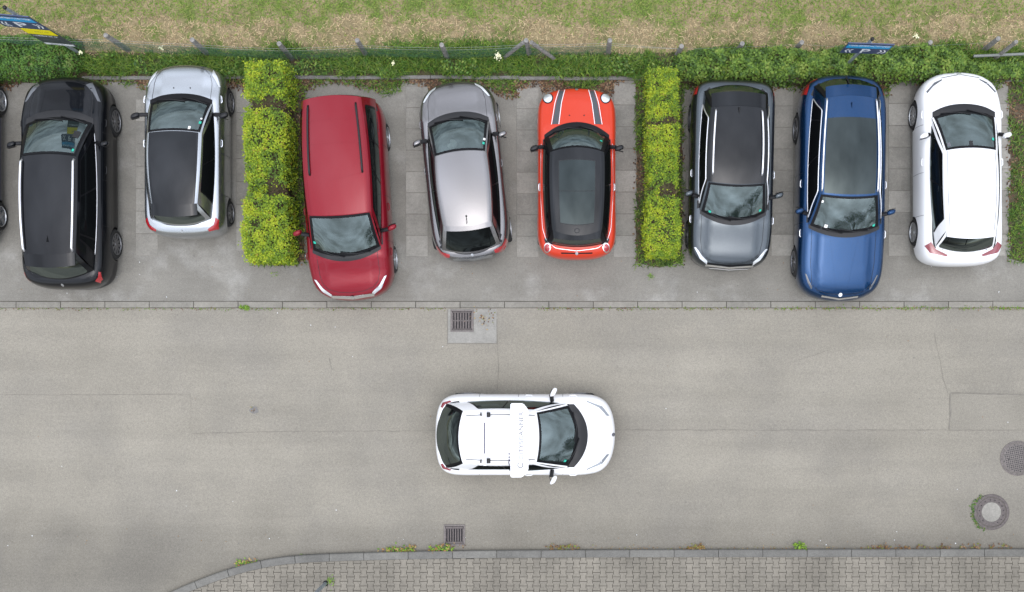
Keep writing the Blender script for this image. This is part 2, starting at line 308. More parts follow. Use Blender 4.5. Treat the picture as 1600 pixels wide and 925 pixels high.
# road patches and seams (thin sheets)
sheet('road_patch', rect(700, 483, 776, 536), 0.001, M['patch2'], parent=road)
sheet('road_patch', rect(1484, 615, 1660, 673), 0.001, M['patch'], parent=road)
cb = MB()
def crack(pts, wd, z=0.004, jig=0.006):
    P = []
    for (x0, y0), (x1, y1) in zip(pts, pts[1:]):
        a, b = at(x0, y0), at(x1, y1); n = max(2, int((b - a).length / 0.09))
        for i in range(n):
            q = a.lerp(b, i / n); P.append((q.x + nz(q.x, q.y, 3, 5) * jig * 3, q.y + nz(q.x, q.y, 3, 9) * jig * 3))
    P.append(tuple(at(*pts[-1])[:2])); r0 = []; r1 = []
    for i, (x, y) in enumerate(P):
        xa, ya = P[max(0, i - 1)]; xb, yb = P[min(len(P) - 1, i + 1)]; l = math.hypot(xb - xa, yb - ya) or 1
        h = wd * (0.35 + 0.65 * abs(nz(x, y, 2.5, 3)) * 2.2); ox, oy = -(yb - ya) / l * h, (xb - xa) / l * h
        r0.append((x + ox, y + oy, z)); r1.append((x - ox, y - oy, z))
    cb.grid([r0, r1], flip=True)
for pts, wd in ([((1484, 614), (1600, 617)), .011], [((1484, 615), (1485, 640), (1483, 671)), .017], [((0, 617), (298, 616)), .004], [((298, 616), (299, 676)), .004],
                [((300, 677), (470, 674), (683, 673)), .004], [((962, 672), (1250, 672), (1600, 672)), .005], [((778, 536), (779, 575), (777, 610)), .006],
                [((699, 484), (699, 537)), .010], [((699, 537), (776, 537)), .008], [((776, 490), (777, 537)), .006], [((1460, 520), (1474, 590), (1481, 615)), .004], [((515, 560), (519, 578)), .01], [((1236, 567), (1300, 545)), .002]):
    crack(pts, wd)
cb.build('crack', M['seam'], road, kind='stuff')
# darker worn gutter strip along the lower kerb, dusty strip at the bay mouth
def blotch(name, px, py, rx, ry, m, parent, z, seed):
    n = 40; c = at(px, py); P = []
    for i in range(n):
        a = 2 * math.pi * i / n; k = 1 + 0.35 * noise.noise(Vector((math.cos(a) * 1.6 + seed, math.sin(a) * 1.6, seed)))
        P.append((c.x + math.cos(a) * rx / SC * k, c.y + math.sin(a) * ry / SC * k))
    return sheet(name, P, z, m, parent=parent)

# flush kerb between bays and road: single stones
def stone(name, a, b, y0, y1, z0, z1, m, parent, bev=0.006):
    return MB().box(((a + b) / 2, (y0 + y1) / 2, (z0 + z1) / 2), ((b - a) / 2, (y1 - y0) / 2, (z1 - z0) / 2), 0, bev).build(name, m, parent)
kerb = empty('flush_kerb', (0, YK, 0)); kerb['kind'] = 'structure'
x = at(25, 0).x - 2.003; i = 0; fm = {}
sheet('kerb_bed', [(XL - 5, at(0, 481.4).y - YK), (XR + 5, at(0, 481.4).y - YK), (XR + 5, at(0, 470.5).y - YK), (XL - 5, at(0, 470.5).y - YK)], 0.003, M['joint'], parent=kerb)
while x < XR:
    dy_ = -(x / 11.6) * 0.0 + rng.uniform(-.004, .004); y0 = at(0, 480.6).y - YK + dy_; y1 = at(0, 471.2).y - YK + dy_
    o = stone('kerb_stone', x + .007, x + 1.005 - .007, y0, y1, -.1, .012 + rng.uniform(0, .006), M['kerb'] if rng.random() < .6 else M['kerb2'], kerb)
    x += 1.005; i += 1
# slab strips between the bays
slabs = empty('slab_strips', (0, 0, 0)); slabs['kind'] = 'structure'
proto_me = {}
def slab_strip(px0, py0, py1, wpx=35, cut=0):
    a = at(px0, 0).x; ytop = at(0, py0).y; ybot = at(0, py1).y; wd = wpx / SC; n = int(round((ytop - ybot) / .503)); h = (ytop - ybot) / n
    sheet('slab_bed', [(a, ybot), (a + wd, ybot), (a + wd, ytop), (a, ytop)], 0.002, M['seam'], parent=slabs)
    for k in range(n):
        y0 = ybot + k * h; key = (round(wd, 3), round(h, 3))
        if key not in proto_me: proto_me[key] = MB().box((0, 0, -.02), (wd / 2 - .004, h / 2 - .005, .026), 0, .005).mesh('slab')
        me = proto_me[key]; r = rng.random(); mm = M['slab'] if r < .45 else (M['slab2'] if r < .75 else M['slab3'])
        if not me.materials: me.materials.append(M['slab'])
        o = D.objects.new('slab', me); C.objects.link(o); o.parent = slabs
        o.location = (a + wd / 2, y0 + h / 2, rng.uniform(0, .004)); o.rotation_euler = (rng.uniform(-.006, .006), rng.uniform(-.006, .006), 0)
        o.material_slots[0].link = 'OBJECT'; o.material_slots[0].material = mm
for a in ((212, 155, 400), (369, 140, 392), (634, 135, 401), (807, 137, 402), (959, 130, 402), (1205, 132, 400), (1388, 128, 400), (1544, 128, 400), (1072, 130, 402)):
    slab_strip(*a)
# drain patch grime, stains on the asphalt
for (px, py, rx, ry, k) in ((397, 641, 7, 5, 1),):
    blotch('stain', px, py, rx, ry, M['grime'], road, 0.0015 + k * 0.0003, k)

# ---------------------------------------------------------------- lower pavement: raised kerb and bone pavers
kl = [(236, 941), (262, 927), (305, 908), (360, 888), (415, 874), (470, 867), (530, 864), (600, 862), (700, 860), (800, 859), (1000, 858), (1300, 857.5), (1600, 857), (1760, 857)]
KL = [Vector((at(*p).x, at(*p).y, 0)) for p in kl]
def catmull(P, m=14):
    out = []
    for i in range(len(P) - 1):
        p0, p1, p2, p3 = P[max(0, i - 1)], P[i], P[i + 1], P[min(len(P) - 1, i + 2)]
        for k in range(m):
            t = k / m; out.append(0.5 * (2 * p1 + (p2 - p0) * t + (2 * p0 - 5 * p1 + 4 * p2 - p3) * t * t + (3 * p1 - p0 - 3 * p2 + p3) * t ** 3))
    out.append(P[-1]); return out
KC = catmull(KL)
pave = empty('pavement', (0, 0, 0)); pave['kind'] = 'structure'
ZP = 0.09
b = MB(); low = [(p.x, p.y - .03, ZP - .012) for p in KC]; b.grid([low, [(x, -30, ZP - .012) for x, y, z in low]], flip=True); b.build('paver_bed', M['joint'], pave)
cum = [0]
for a_, b_ in zip(KC, KC[1:]): cum.append(cum[-1] + (b_ - a_).length)
def along(s):
    for i in range(len(cum) - 1):
        if cum[i + 1] >= s: return KC[i].lerp(KC[i + 1], (s - cum[i]) / (cum[i + 1] - cum[i])), (KC[i + 1] - KC[i]).normalized()
    return KC[-1], (KC[-1] - KC[-2]).normalized()
s = 0.35; KW = 0.165
while s < cum[-1] - 1:
    ln = 1.0 if s > 4.4 else 0.78; n = 6; mb = MB(); top0 = []; top1 = []; out0 = []; out1 = []; lo0 = []; lo1 = []
    for k in range(n + 1):
        p, t = along(s + .006 + (ln - .012) * k / n); nn = Vector((t.y, -t.x, 0))
        def q(o, z): v = p + nn * o; return (v.x, v.y, z)
        lo0.append(q(0, -.1)); out0.append(q(.0, ZP)); top0.append(q(.018, ZP + .014)); top1.append(q(KW - .006, ZP + .014)); out1.append(q(KW, ZP + .006)); lo1.append(q(KW, -.1))
    rows = [lo0, out0, top0, top1, out1, lo1]; mb.grid(rows)
    for e in (0, -1): mb.add([r[e] for r in rows], [tuple(range(6)) if e else tuple(range(5, -1, -1))])
    mb.build('kerb_stone', M['kerb3'] if rng.random() < .6 else M['kerb4'], pave)
    s += ln
def kerb_y(x):
    for a_, b_ in zip(KC, KC[1:]):
        if a_.x <= x <= b_.x: return a_.y + (b_.y - a_.y) * (x - a_.x) / max(1e-6, b_.x - a_.x)
    return KC[0].y - 1 if x < KC[0].x else KC[-1].y
def kerb_lim(x):
    k = (kerb_y(x + .03) - kerb_y(x - .03)) / .06; return kerb_y(x) - (KW + .004) * math.sqrt(1 + k * k)
bw, bh = 0.150, 0.2035; hw, nw = bw / 2 + .013, bw / 2 - .013; g_ = .0055
def bone(cx, cy, z=0, c=.0):
    hh = bh / 2 - g_; e, m_ = hw - g_, nw - g_
    return [(cx - e, cy - hh), (cx + e, cy - hh), (cx + e, cy - hh * .64), (cx + m_, cy - hh * .36), (cx + m_, cy + hh * .36), (cx + e, cy + hh * .64), (cx + e, cy + hh), (cx - e, cy + hh), (cx - e, cy + hh * .64), (cx - m_, cy + hh * .36), (cx - m_, cy - hh * .36), (cx - e, cy - hh * .64)]
bone_me = [MB().poly(bone(0, 0), -.06, 0).mesh('paver') for k in range(3)]
for k in range(3): bone_me[k].materials.append(PAVE[k])
cells = []
for ci in range(-62, 92):
    cx = ci * bw
    for ri in range(0, 12):
        cy = at(0, 872).y - (ri + .5) * bh - (bh / 2 if ci % 2 else 0) + bh
        lim = min(kerb_lim(cx - hw), kerb_lim(cx + hw)); lmax = max(kerb_lim(cx - hw), kerb_lim(cx + hw))
        if cy + bh / 2 > lim + .012:
            if cy - bh / 2 < lmax - .015: cells.append((cx, cy, lim))
            continue
        cells.append((cx, cy, None))
view_b = at(0, 925, .09).y
whole = [c for c in cells if c[2] is None]; whole.sort(key=lambda c: (max(0, view_b - c[1]), abs(c[0] - 1.2)))
vis = [c for c in whole if c[1] > view_b - bh * .3]
rest = [c for c in whole if c not in set(vis[:300])]
for cx, cy, _ in vis[:300]:
    k = int(rng.integers(0, 3)); o = D.objects.new('paving_block', bone_me[k]); C.objects.link(o); o.parent = pave
    o.location = (cx, cy, ZP + rng.uniform(-.002, .003)); o.rotation_euler = (rng.uniform(-.01, .01), rng.uniform(-.01, .01), rng.uniform(-.012, .012))
mb = MB()
for cx, cy, _ in rest: mb.poly(bone(cx, cy), ZP - .06, ZP + rng.uniform(-.002, .002), int(rng.integers(0, 3)))
for cx, cy, lim in cells:
    if lim is None: continue
    P = [(x, min(y, kerb_lim(x))) for x, y in bone(cx, cy)]
    mb.poly(P, ZP - .06, ZP + rng.uniform(-.002, .002), int(rng.integers(0, 3)))
mb.build('paving_blocks', PAVE, pave, kind='stuff')

# ---------------------------------------------------------------- drains, manholes, post
def drain(px, py, wx, wy, rows, cols, label, rz=0.0, slit=.011):
    c = at(px, py); root = empty('drain_grate', (c.x, c.y, 0), rz, label, 'drain'); hx, hy = wx / 2, wy / 2
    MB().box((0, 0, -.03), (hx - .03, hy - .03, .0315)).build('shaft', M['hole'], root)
    f = MB(); fr = .035
    for sx, sy, lx, ly in ((0, 1, hx, fr / 2), (0, -1, hx, fr / 2)): f.box((0, sy * (hy - fr / 2), .006), (lx, ly, .010), 0, .004)
    for sx in (-1, 1): f.box((sx * (hx - fr / 2), 0, .006), (fr / 2, hy - fr - .001, .010), 0, .004)
    f.build('frame', M['iron2'], root)
    inx, iny = hx - fr - .008, hy - fr - .008; pitch = 2 * inx / cols; bh_ = 2 * iny / rows
    rim = .028 if rows == 2 else .05
    for sy in (-1, 1): MB().box((0, sy * (iny - rim / 2), .005), (inx, rim / 2, .010), 0, .003).build('end_bar', M['iron'], root)
    if rows == 2: MB().box((0, 0, .005), (inx, .014, .010), 0, .003).build('cross_bar', M['iron'], root)
    for k in range(cols + 1):
        MB().box((-inx + k * pitch, 0, .004), (pitch / 2 - slit, iny - rim - .001, .009), 0, .003).build('grate_bar', M['iron'], root)
    return root
drain(722, 501, .52, .50, 2, 7, 'square iron street drain in the pale patch by the flush kerb')
drain(710, 836, .48, .48, 1, 7, 'iron street drain grate against the lower kerb among gutter weeds', slit=.013)
def disc(n, r, z0, z1, bev=.006): return [(0, z0), (r, z0), (r, z1 - bev), (r - bev, z1), (0, z1)]
c = at(1590, 716); mh = empty('manhole_cover', (c.x, c.y, 0), R(12), 'round cast iron manhole cover with a chequered dimple pattern at the right edge', 'manhole cover')
MB().lathe([(.34, -.05), (.395, -.05), (.395, .008), (.388, .012), (.347, .012), (.342, .008), (.342, -.05)], 48).build('frame', M['iron2'], mh, True, sharp=35)
MB().lathe([(0, .004), (.325, .004), (.333, .0), (.333, -.05)], 48).build('plate', M['iron2'], mh, True, sharp=35)
kb = MB()
for k in range(56):
    a = 2 * math.pi * k / 56; kb.box((math.cos(a) * .368, math.sin(a) * .368, .013), (.013, .006, .003), a)
kb.build('rim_studs', M['iron'], mh, kind='stuff')
kb = MB()
for i in range(-7, 8):
    for j in range(-7, 8):
        if math.hypot(i, j) * .044 < .31: kb.box((i * .044, j * .044, .0042), (.0115, .0115, .0020))
kb.build('dimples', M['plastic'], mh, kind='stuff')
MB().lathe(disc(12, .014, 0, .0075, .001), 14, c=(-.2, .02, 0)).build('lift_hole', M['hole'], mh)
c = at(1549, 800); mh = empty('manhole_cover', (c.x, c.y, 0), 0, 'round manhole cover with a pale concrete centre and ring of vent holes', 'manhole cover')
MB().lathe([(.33, -.05), (.405, -.05), (.405, .008), (.398, .013), (.345, .013), (.34, .006), (.335, -.02)], 48).build('frame', M['iron'], mh, True, sharp=35)
MB().lathe([(0, .002), (.325, .004), (.336, -.01)], 48).build('plate', M['iron'], mh, True, sharp=35)
MB().lathe([(.232, .004), (.232, .010), (.242, .012), (.245, .004)], 48).build('ring', M['iron2'], mh, True, sharp=35)
MB().lathe(disc(36, .222, 0, .011), 40).build('concrete_centre', M['slab3'], mh)
for k in range(13):
    a = R(95 - k * 22) if k < 8 else R(95 + 26 * (k - 7)); MB().lathe(disc(8, .013, 0, .0065, .001), 10, c=(.275 * math.cos(a), .275 * math.sin(a), 0)).build('vent_hole', M['hole'], mh)
c = at(508.5, 911.5, .09); post = empty('steel_post', (c.x, c.y, ZP), 0, 'galvanised steel post rising from the paving at the bottom edge', 'post')
MB().tube([(0, 0, 0), (0, 0, 3.2)], .042, 16).build('tube', M['galv'], post, True, sharp=40)
MB().lathe([(0, .0), (.062, 0), (.062, .02), (.05, .032), (.043, .03)], 16).build('base_collar', M['plastic'], post)
MB().lathe([(0, .03), (.03, .025), (.046, 0), (.046, -.03)], 16, c=(0, 0, 3.2)).build('cap', M['plastic'], post, True)

# ---------------------------------------------------------------- back edge: edging stones, fence, signs
edge = empty('edging_kerb', (0, 0, 0)); edge['kind'] = 'structure'
x = -15.0
while x < 13.5:
    y = at(0, 121.5).y + .05 * nz(x, 0, .25, 4) - .012 * (x + 12) / 12
    MB().box((x + .5, y, .01), (.494, .04, .05), rng.uniform(-.012, .012), .008).build('edging_stone', M['edging'], edge); x += 1.0
fence = empty('post_fence', (0, at(0, 85).y, 0), 0, 'weathered wooden post fence with green wire mesh along the field', 'fence')
FY = at(0, 85).y
tops = [(-60, 50), (165, 55), (300, 62), (436, 68), (558, 63), (690, 70), (822, 63), (953, 63), (1065, 72), (1160, 68), (1253, 66), (1350, 70), (1454, 66), (1560, 60), (1690, 58)]
bases = []
for k, (px, py) in enumerate(tops):
    h = 1.12 if k < 6 else (1.05 if px < 960 else .85); t = at(px, py, h); bx, by = t.x + rng.uniform(-.04, .04), t.y + rng.uniform(-.03, .03)
    bases.append((bx, by, h)); mb = MB(); n = 7
    mb.tube([(bx, by - FY, -.1), ((bx + t.x) / 2, (by + t.y) / 2 - FY, h * .5), (t.x, t.y - FY, h)], .062, 9, r2=.052)
    mb.build('post', M['wood'], fence, True, sharp=50)
def brace(a, za, b, zb):
    p, q = at(*a, za), at(*b, zb); MB().tube([(p.x, p.y - FY, za), (q.x, q.y - FY, zb)], .045, 8).build('brace', M['wood'], fence, True, sharp=50)
brace((818, 66), 1.0, (788, 90), 0.05); brace((830, 66), 1.0, (866, 92), 0.05); brace((1588, 65), .95, (1554, 92), .05)
# chain-link mesh: crossing wires between the posts, plus line wires
mb = MB(); mp = 0.075
def bez(i, u, z): a, b = bases[i], bases[i + 1]; sag = -.03 * math.sin(math.pi * u); return Vector((a[0] + (b[0] - a[0]) * u, a[1] + (b[1] - a[1]) * u - FY - .05, z + sag))
wr = .0026
for i in range(0, 7):
    ln = bases[i + 1][0] - bases[i][0]; nn = int(ln / mp); Z0, Z1 = .12, .82; up = int((Z1 - Z0) / mp)
    for sgn in (1, -1):
        for k in range(-up, nn + up + 1):
            pts = []
            for e in range(up + 1):
                u = (k + sgn * e) * mp / ln
                if 0 <= u <= 1: pts.append(bez(i, u, Z0 + e * mp) + Vector((0, .03 * nz(k * .3, e * .5, 1, 2), 0)))
            if len(pts) > 2: mb.tube([pts[0], pts[len(pts) // 2], pts[-1]], wr, 3, False)
mb.build('wire_mesh', M['wire'], fence, kind='stuff')
for zf in (.97, .80):
    for i in range(len(bases) - 1):
        a, b = bases[i], bases[i + 1]; za, zb = min(zf, a[2] - .05), min(zf, b[2] - .05)
        if zf < .9: za, zb = za - .0, zb - .0
        MB().tube([(a[0], a[1] - FY - .05, za), ((a[0] + b[0]) / 2, (a[1] + b[1]) / 2 - FY - .05, (za + zb) / 2 - .04), (b[0], b[1] - FY - .05, zb)], .0026, 5, False).build('line_wire', M['wire2'], fence)
pr = empty('metal_rail', (at(1600, 92).x, at(0, 92).y, 0), 0, 'grey metal rail lying along the hedge end at the right edge', 'rail')
MB().tube([(at(1521, 92.5, .3).x - at(1600, 92).x, -.02, .30), (0, .03, .31), (2.0, .06, .32)], .032, 10).build('tube', M['rail'], pr, True, sharp=40)
MB().tube([(.2, .03, -.1), (.2, .03, .31)], .03, 8).build('stake', M['galv'], pr)

def text_mesh(s, size, align='CENTER', shear=0):
    cu = D.curves.new('t', 'FONT'); cu.body = s; cu.size = size; cu.align_x = align; cu.align_y = 'CENTER'; cu.extrude = .0015; cu.resolution_u = 3
    o = D.objects.new('t', cu); C.objects.link(o); dg = bpy.context.evaluated_depsgraph_get(); me = D.meshes.new_from_object(o.evaluated_get(dg))
    D.objects.remove(o); D.curves.remove(cu); me.materials.clear(); return me
def lettering(name, s, size, loc, rot, m, parent, sx=1.0):
    me = text_mesh(s, size); me.transform(Matrix.Diagonal((sx, 1, 1, 1))); o = link(name, me, m, parent); o.location = loc; o.rotation_euler = rot; return o
VX = R(90)
def glyphs(parent, x0, x1, z, h, y, m, seed=0):      # a line of small lettering, too small to be read
    r = random.Random(seed); mb = MB(); x = x0
    while x < x1:
        wd = r.uniform(.014, .026)
        if r.random() < .13: x += .03; continue
        mb.box((x, y, z), (wd * .18, .001, h / 2)); mb.box((x + wd * .35, y - .0002, z + r.choice([-1, 0, 1]) * h * .4), (wd * .3, .001, h * .12))
        if r.random() < .5: mb.box((x + wd * .7, y - .0004, z), (wd * .16, .001, h / 2))
        x += wd + .012
    return mb.build('lettering', m, parent, kind='stuff')
def sign(base, ztop, zhead, zlogo, zbot, wd, rz, label, lower=None, off=0.0):
    root = empty('parking_sign', (base[0], base[1], 0), rz, label, 'sign')
    MB().tube([(0, .045, -.1), (0, .045, ztop)], .035, 14).build('pole', M['galv'], root, True, sharp=40)
    MB().lathe([(0, .03), (.025, .028), (.04, .008), (.04, -.02)], 12, c=(0, .045, ztop)).build('pole_cap', M['plastic'], root, True)
    pn = MB().box((off, -.004, (zhead + zbot) / 2), (wd / 2, .011, (zhead - zbot) / 2), 0).build('panel', M['navy'], root)
    hh = zhead - zlogo
    MB().box((off, -.0165, zhead - hh * .62), (wd / 2 - .02, .0015, hh * .30)).build('blue_band', M['cyan'], pn)
    glyphs(pn, off - wd / 2 + .06, off + wd / 2 - .06, zhead - hh * .42, hh * .22, -.0195, M['white'], 3)
    zc = (zlogo + zbot) / 2; sz = (zlogo - zbot)
    lettering('parking_letter', 'P', sz * 1.05, (off, -.0165, zc), (VX, 0, 0), M['white'], pn, 1.15)
    for sgn in (-1, 1):
        ch = MB()
        for k in (0, 1):
            cx = off + sgn * (wd * .30 + k * wd * .085); t = sgn * wd * .055; th = wd * .035; hz = sz * .34
            for s2 in (-1, 1):
                p = [(cx, hz * s2), (cx + th, hz * s2), (cx + t + th, 0), (cx + t, 0)]; ch.add([(x_, -.0165, zc + z_) for x_, z_ in p], [(0, 1, 2, 3) if s2 < 0 else (3, 2, 1, 0)])
        ch.build('chevron', M['white'], pn)
    for zz in (zhead - .08, zbot + .08): MB().box((0, .02, zz), (.06, .014, .018)).build('bracket', M['galv'], root)
    return root, pn
pb = at(1325, 95, .8)
sign((pb.x + .08, pb.y - .02), 2.36, 2.20, 1.86, 1.50, .95, R(-2), 'low navy and blue parking sign with P and chevrons above the right hedge', off=.03)
pb = at(125, 92, .08)
r1, pn1 = sign((pb.x + .0, pb.y + .075), 3.32, 2.98, 2.56, 2.12, .92, R(-5), 'tall navy parking sign with a yellow notice board below it at upper left', off=-.16)
lo = MB().box((-.02, -.004, 1.52), (.33, .011, .58)).build('notice_board', M['darkgrey'], r1)
MB().box((-.02, -.0165, 1.90), (.315, .0015, .185)).build('yellow_band', M['yellow'], lo)
MB().box((-.02, -.0165, 1.00), (.315, .0015, .055)).build('white_band', M['white'], lo)
glyphs(lo, -.29, .24, 1.60, .05, -.0165, M['white'], 5); glyphs(lo, -.29, .24, 1.44, .035, -.0165, M['letter'], 8); glyphs(lo, -.29, .2, 1.30, .035, -.0165, M['letter'], 9)
glyphs(lo, -.2, .05, 1.0, .04, -.0195, M['darkgrey'], 11); glyphs(lo, -.1, .18, 1.92, .03, -.0195, M['darkgrey'], 12)

# ---------------------------------------------------------------- vegetation
def scatter_rect(n, x0, x1, y0, y1, z=0.0): return np.stack([rng.uniform(x0, x1, n), rng.uniform(y0, y1, n), np.full(n, z)], 1)
# field turf: green with a dry worn band by the fence
P = scatter_rect(80000, XL, XR, at(0, 92).y, 11.0)
def dry(x, y):
    t = (y - at(0, 88).y); band = math.exp(-((t - .42) / .42) ** 2); return band * .9 + .62 * nz(x * .5, y, .9, 3) + .55 * nz(x * .45, y, 3.0, 8) + .40 * nz(x * .6, y, 7.0, 2) + .10 * (x > 5) > .36 + .25 * (t > .95)
def fieldpick(x, y, z): return (4 if dry(x, y) and random.random() < .93 else 0) + random.randrange(4)
idx = pick(P, fieldpick); keep = np.array([not (i > 3 and random.random() < .45) for i in idx]); P, idx = P[keep], idx[keep]
tag(quads('grass', blade_faces(P, (.05, .14), (.05, .8), .0085), 0, LEAF['turf'] + LEAF['straw'], idx, kind='stuff'), 'short patchy grass with a dry straw coloured band by the fence', 'grass')
# rough verge in front of the fence
P = scatter_rect(64000, XL, XR, at(0, 126).y, at(0, 58).y)
vt = at(0, 84).y
P = P[np.array([y < vt + .10 + .42 * max(-.3, nz(x, 0, .7, 9) + .5 * nz(x, 0, 2.3, 3)) - .16 * random.random() and y > at(0, 119).y + .22 * nz(x, 0, 1.4, 4) + .03 for x, y, z in P])]
def vk(x, y, z): return nz(x, y, 1.1, 2) + .5 * nz(x, y, 3.5, 6)
keep = np.array([vk(*p) > -.22 - .35 * random.random() for p in P]); P = P[keep]
Pz = P.copy(); Pz[:, 2] = rng.uniform(0, .10, len(P)) * np.array([1 + max(0, vk(*p)) * 2 for p in P])
idx = pick(P, lambda x, y, z: random.randrange(4))
tag(quads('rough_grass', blade_faces(Pz, (.08, .26), (.15, 1.3), .011), 0, LEAF['green'][:2] + [LEAF['green'][3], LEAF['turf'][1]], idx, kind='stuff'), 'rough green grass and weeds on the verge below the fence', 'grass')
P = scatter_rect(9000, XL, XR, at(0, 120).y, at(0, 90).y); P = P[np.array([nz(p[0], p[1], 1.9, 5) > .12 for p in P])]; P[:, 2] = rng.uniform(.03, .28, len(P))
tag(quads('verge_weeds', leaf_faces(P, (.04, .09), (-.3, .9)), 0, LEAF['green'] + LEAF['bush'], pick(P, lambda *a: random.randrange(8)), kind='stuff'), 'broad leaved weeds scattered through the verge', 'weeds')
# weeds and dead leaves spilling over the edging onto the back of the bays
def spill(x): return .27 + .34 * nz(x, 0, .8, 11) + .12 * nz(x, 0, 3, 2) - (.22 if abs((x + 3.35)) < .3 or abs(x + .75) < .25 or abs(x - 1.4) < .25 or abs(x - 7.7) < .3 else 0)
SX = np.linspace(XL, XR, 420); sk = MB(); sk.grid([[(x, at(0, 119).y, .006) for x in SX], [(x, at(0, 122).y - max(.02, spill(x) - .05 + .05 * nz(x, 5, 6, 1)), .006) for x in SX]]); sk.build('soil_fringe', M['soil'], bay)
P = scatter_rect(34000, XL, XR, at(0, 168).y, at(0, 121).y); top = at(0, 122).y
keep = np.array([(top - y) < spill(x) + .08 * random.random() for x, y, z in P]); P = P[keep]
lit = np.array([nz(x, y, 1.1, 21) + .35 * random.random() - .04 for x, y, z in P])
A = P[lit > .10]; A[:, 2] = rng.uniform(.004, .03, len(A))
tag(quads('leaf_litter', leaf_faces(A, (.03, .075), (-.3, .5)), 0, LEAF['litter'], pick(A, lambda *a: random.randrange(4)), kind='stuff'), 'brown dead leaves along the back edge of the parking bays', 'leaf litter')
B = P[lit <= .14]; B[:, 2] = rng.uniform(.0, .05, len(B))
tag(quads('edge_weeds', np.concatenate([blade_faces(B, (.04, .14), (.1, 1.2), .010)]), 0, LEAF['green'] + LEAF['turf'][:2], pick(B, lambda *a: random.randrange(6)), kind='stuff'), 'low green weeds creeping over the back of the bays', 'weeds')

def bed(px0, px1, py0, py1, label, seed):
    a, b = at(px0, py1), at(px1, py0)
    o = MB(); n = 26; P = []
    for k in range(n): P.append((a.x + .05 * nz(k, seed, .7, 3), a.y + (b.y - a.y) * k / (n - 1)))
    for k in range(n): P.append((b.x + .05 * nz(k, seed, .7, 9), b.y + (a.y - b.y) * k / (n - 1)))
    P.append(((a.x + b.x) / 2, a.y - .12))
    root = sheet('planting_bed', P, .009, M['soil']); wd, h = b.x - a.x, b.y - a.y
    n = int(wd * h * 900); Q = scatter_rect(n, a.x - .04, b.x + .04, a.y - .1, b.y, .0)
    g = np.array([nz(x, y, 1.3, seed) + .4 * nz(x, y, 4, 2) + .25 * random.random() for x, y, z in Q])
    A = Q[g > .02]; A[:, 2] = rng.uniform(.01, .06, len(A)); quads('weeds', blade_faces(A, (.05, .16), (.1, 1.2), .011), 0, LEAF['green'] + LEAF['turf'][:3], pick(A, lambda *_: random.randrange(7)), root, 'stuff')
    A = Q[g <= .2][::2]; A[:, 2] = rng.uniform(.012, .04, len(A)); quads('dead_leaves', leaf_faces(A, (.03, .075), (-.3, .5)), 0, LEAF['litter'], pick(A, lambda *_: random.randrange(4)), root, 'stuff')
bed(398, 476, 120, 408, '', 31); bed(994, 1066, 128, 410, '', 37); bed(1576, 1640, 124, 404, '', 43)

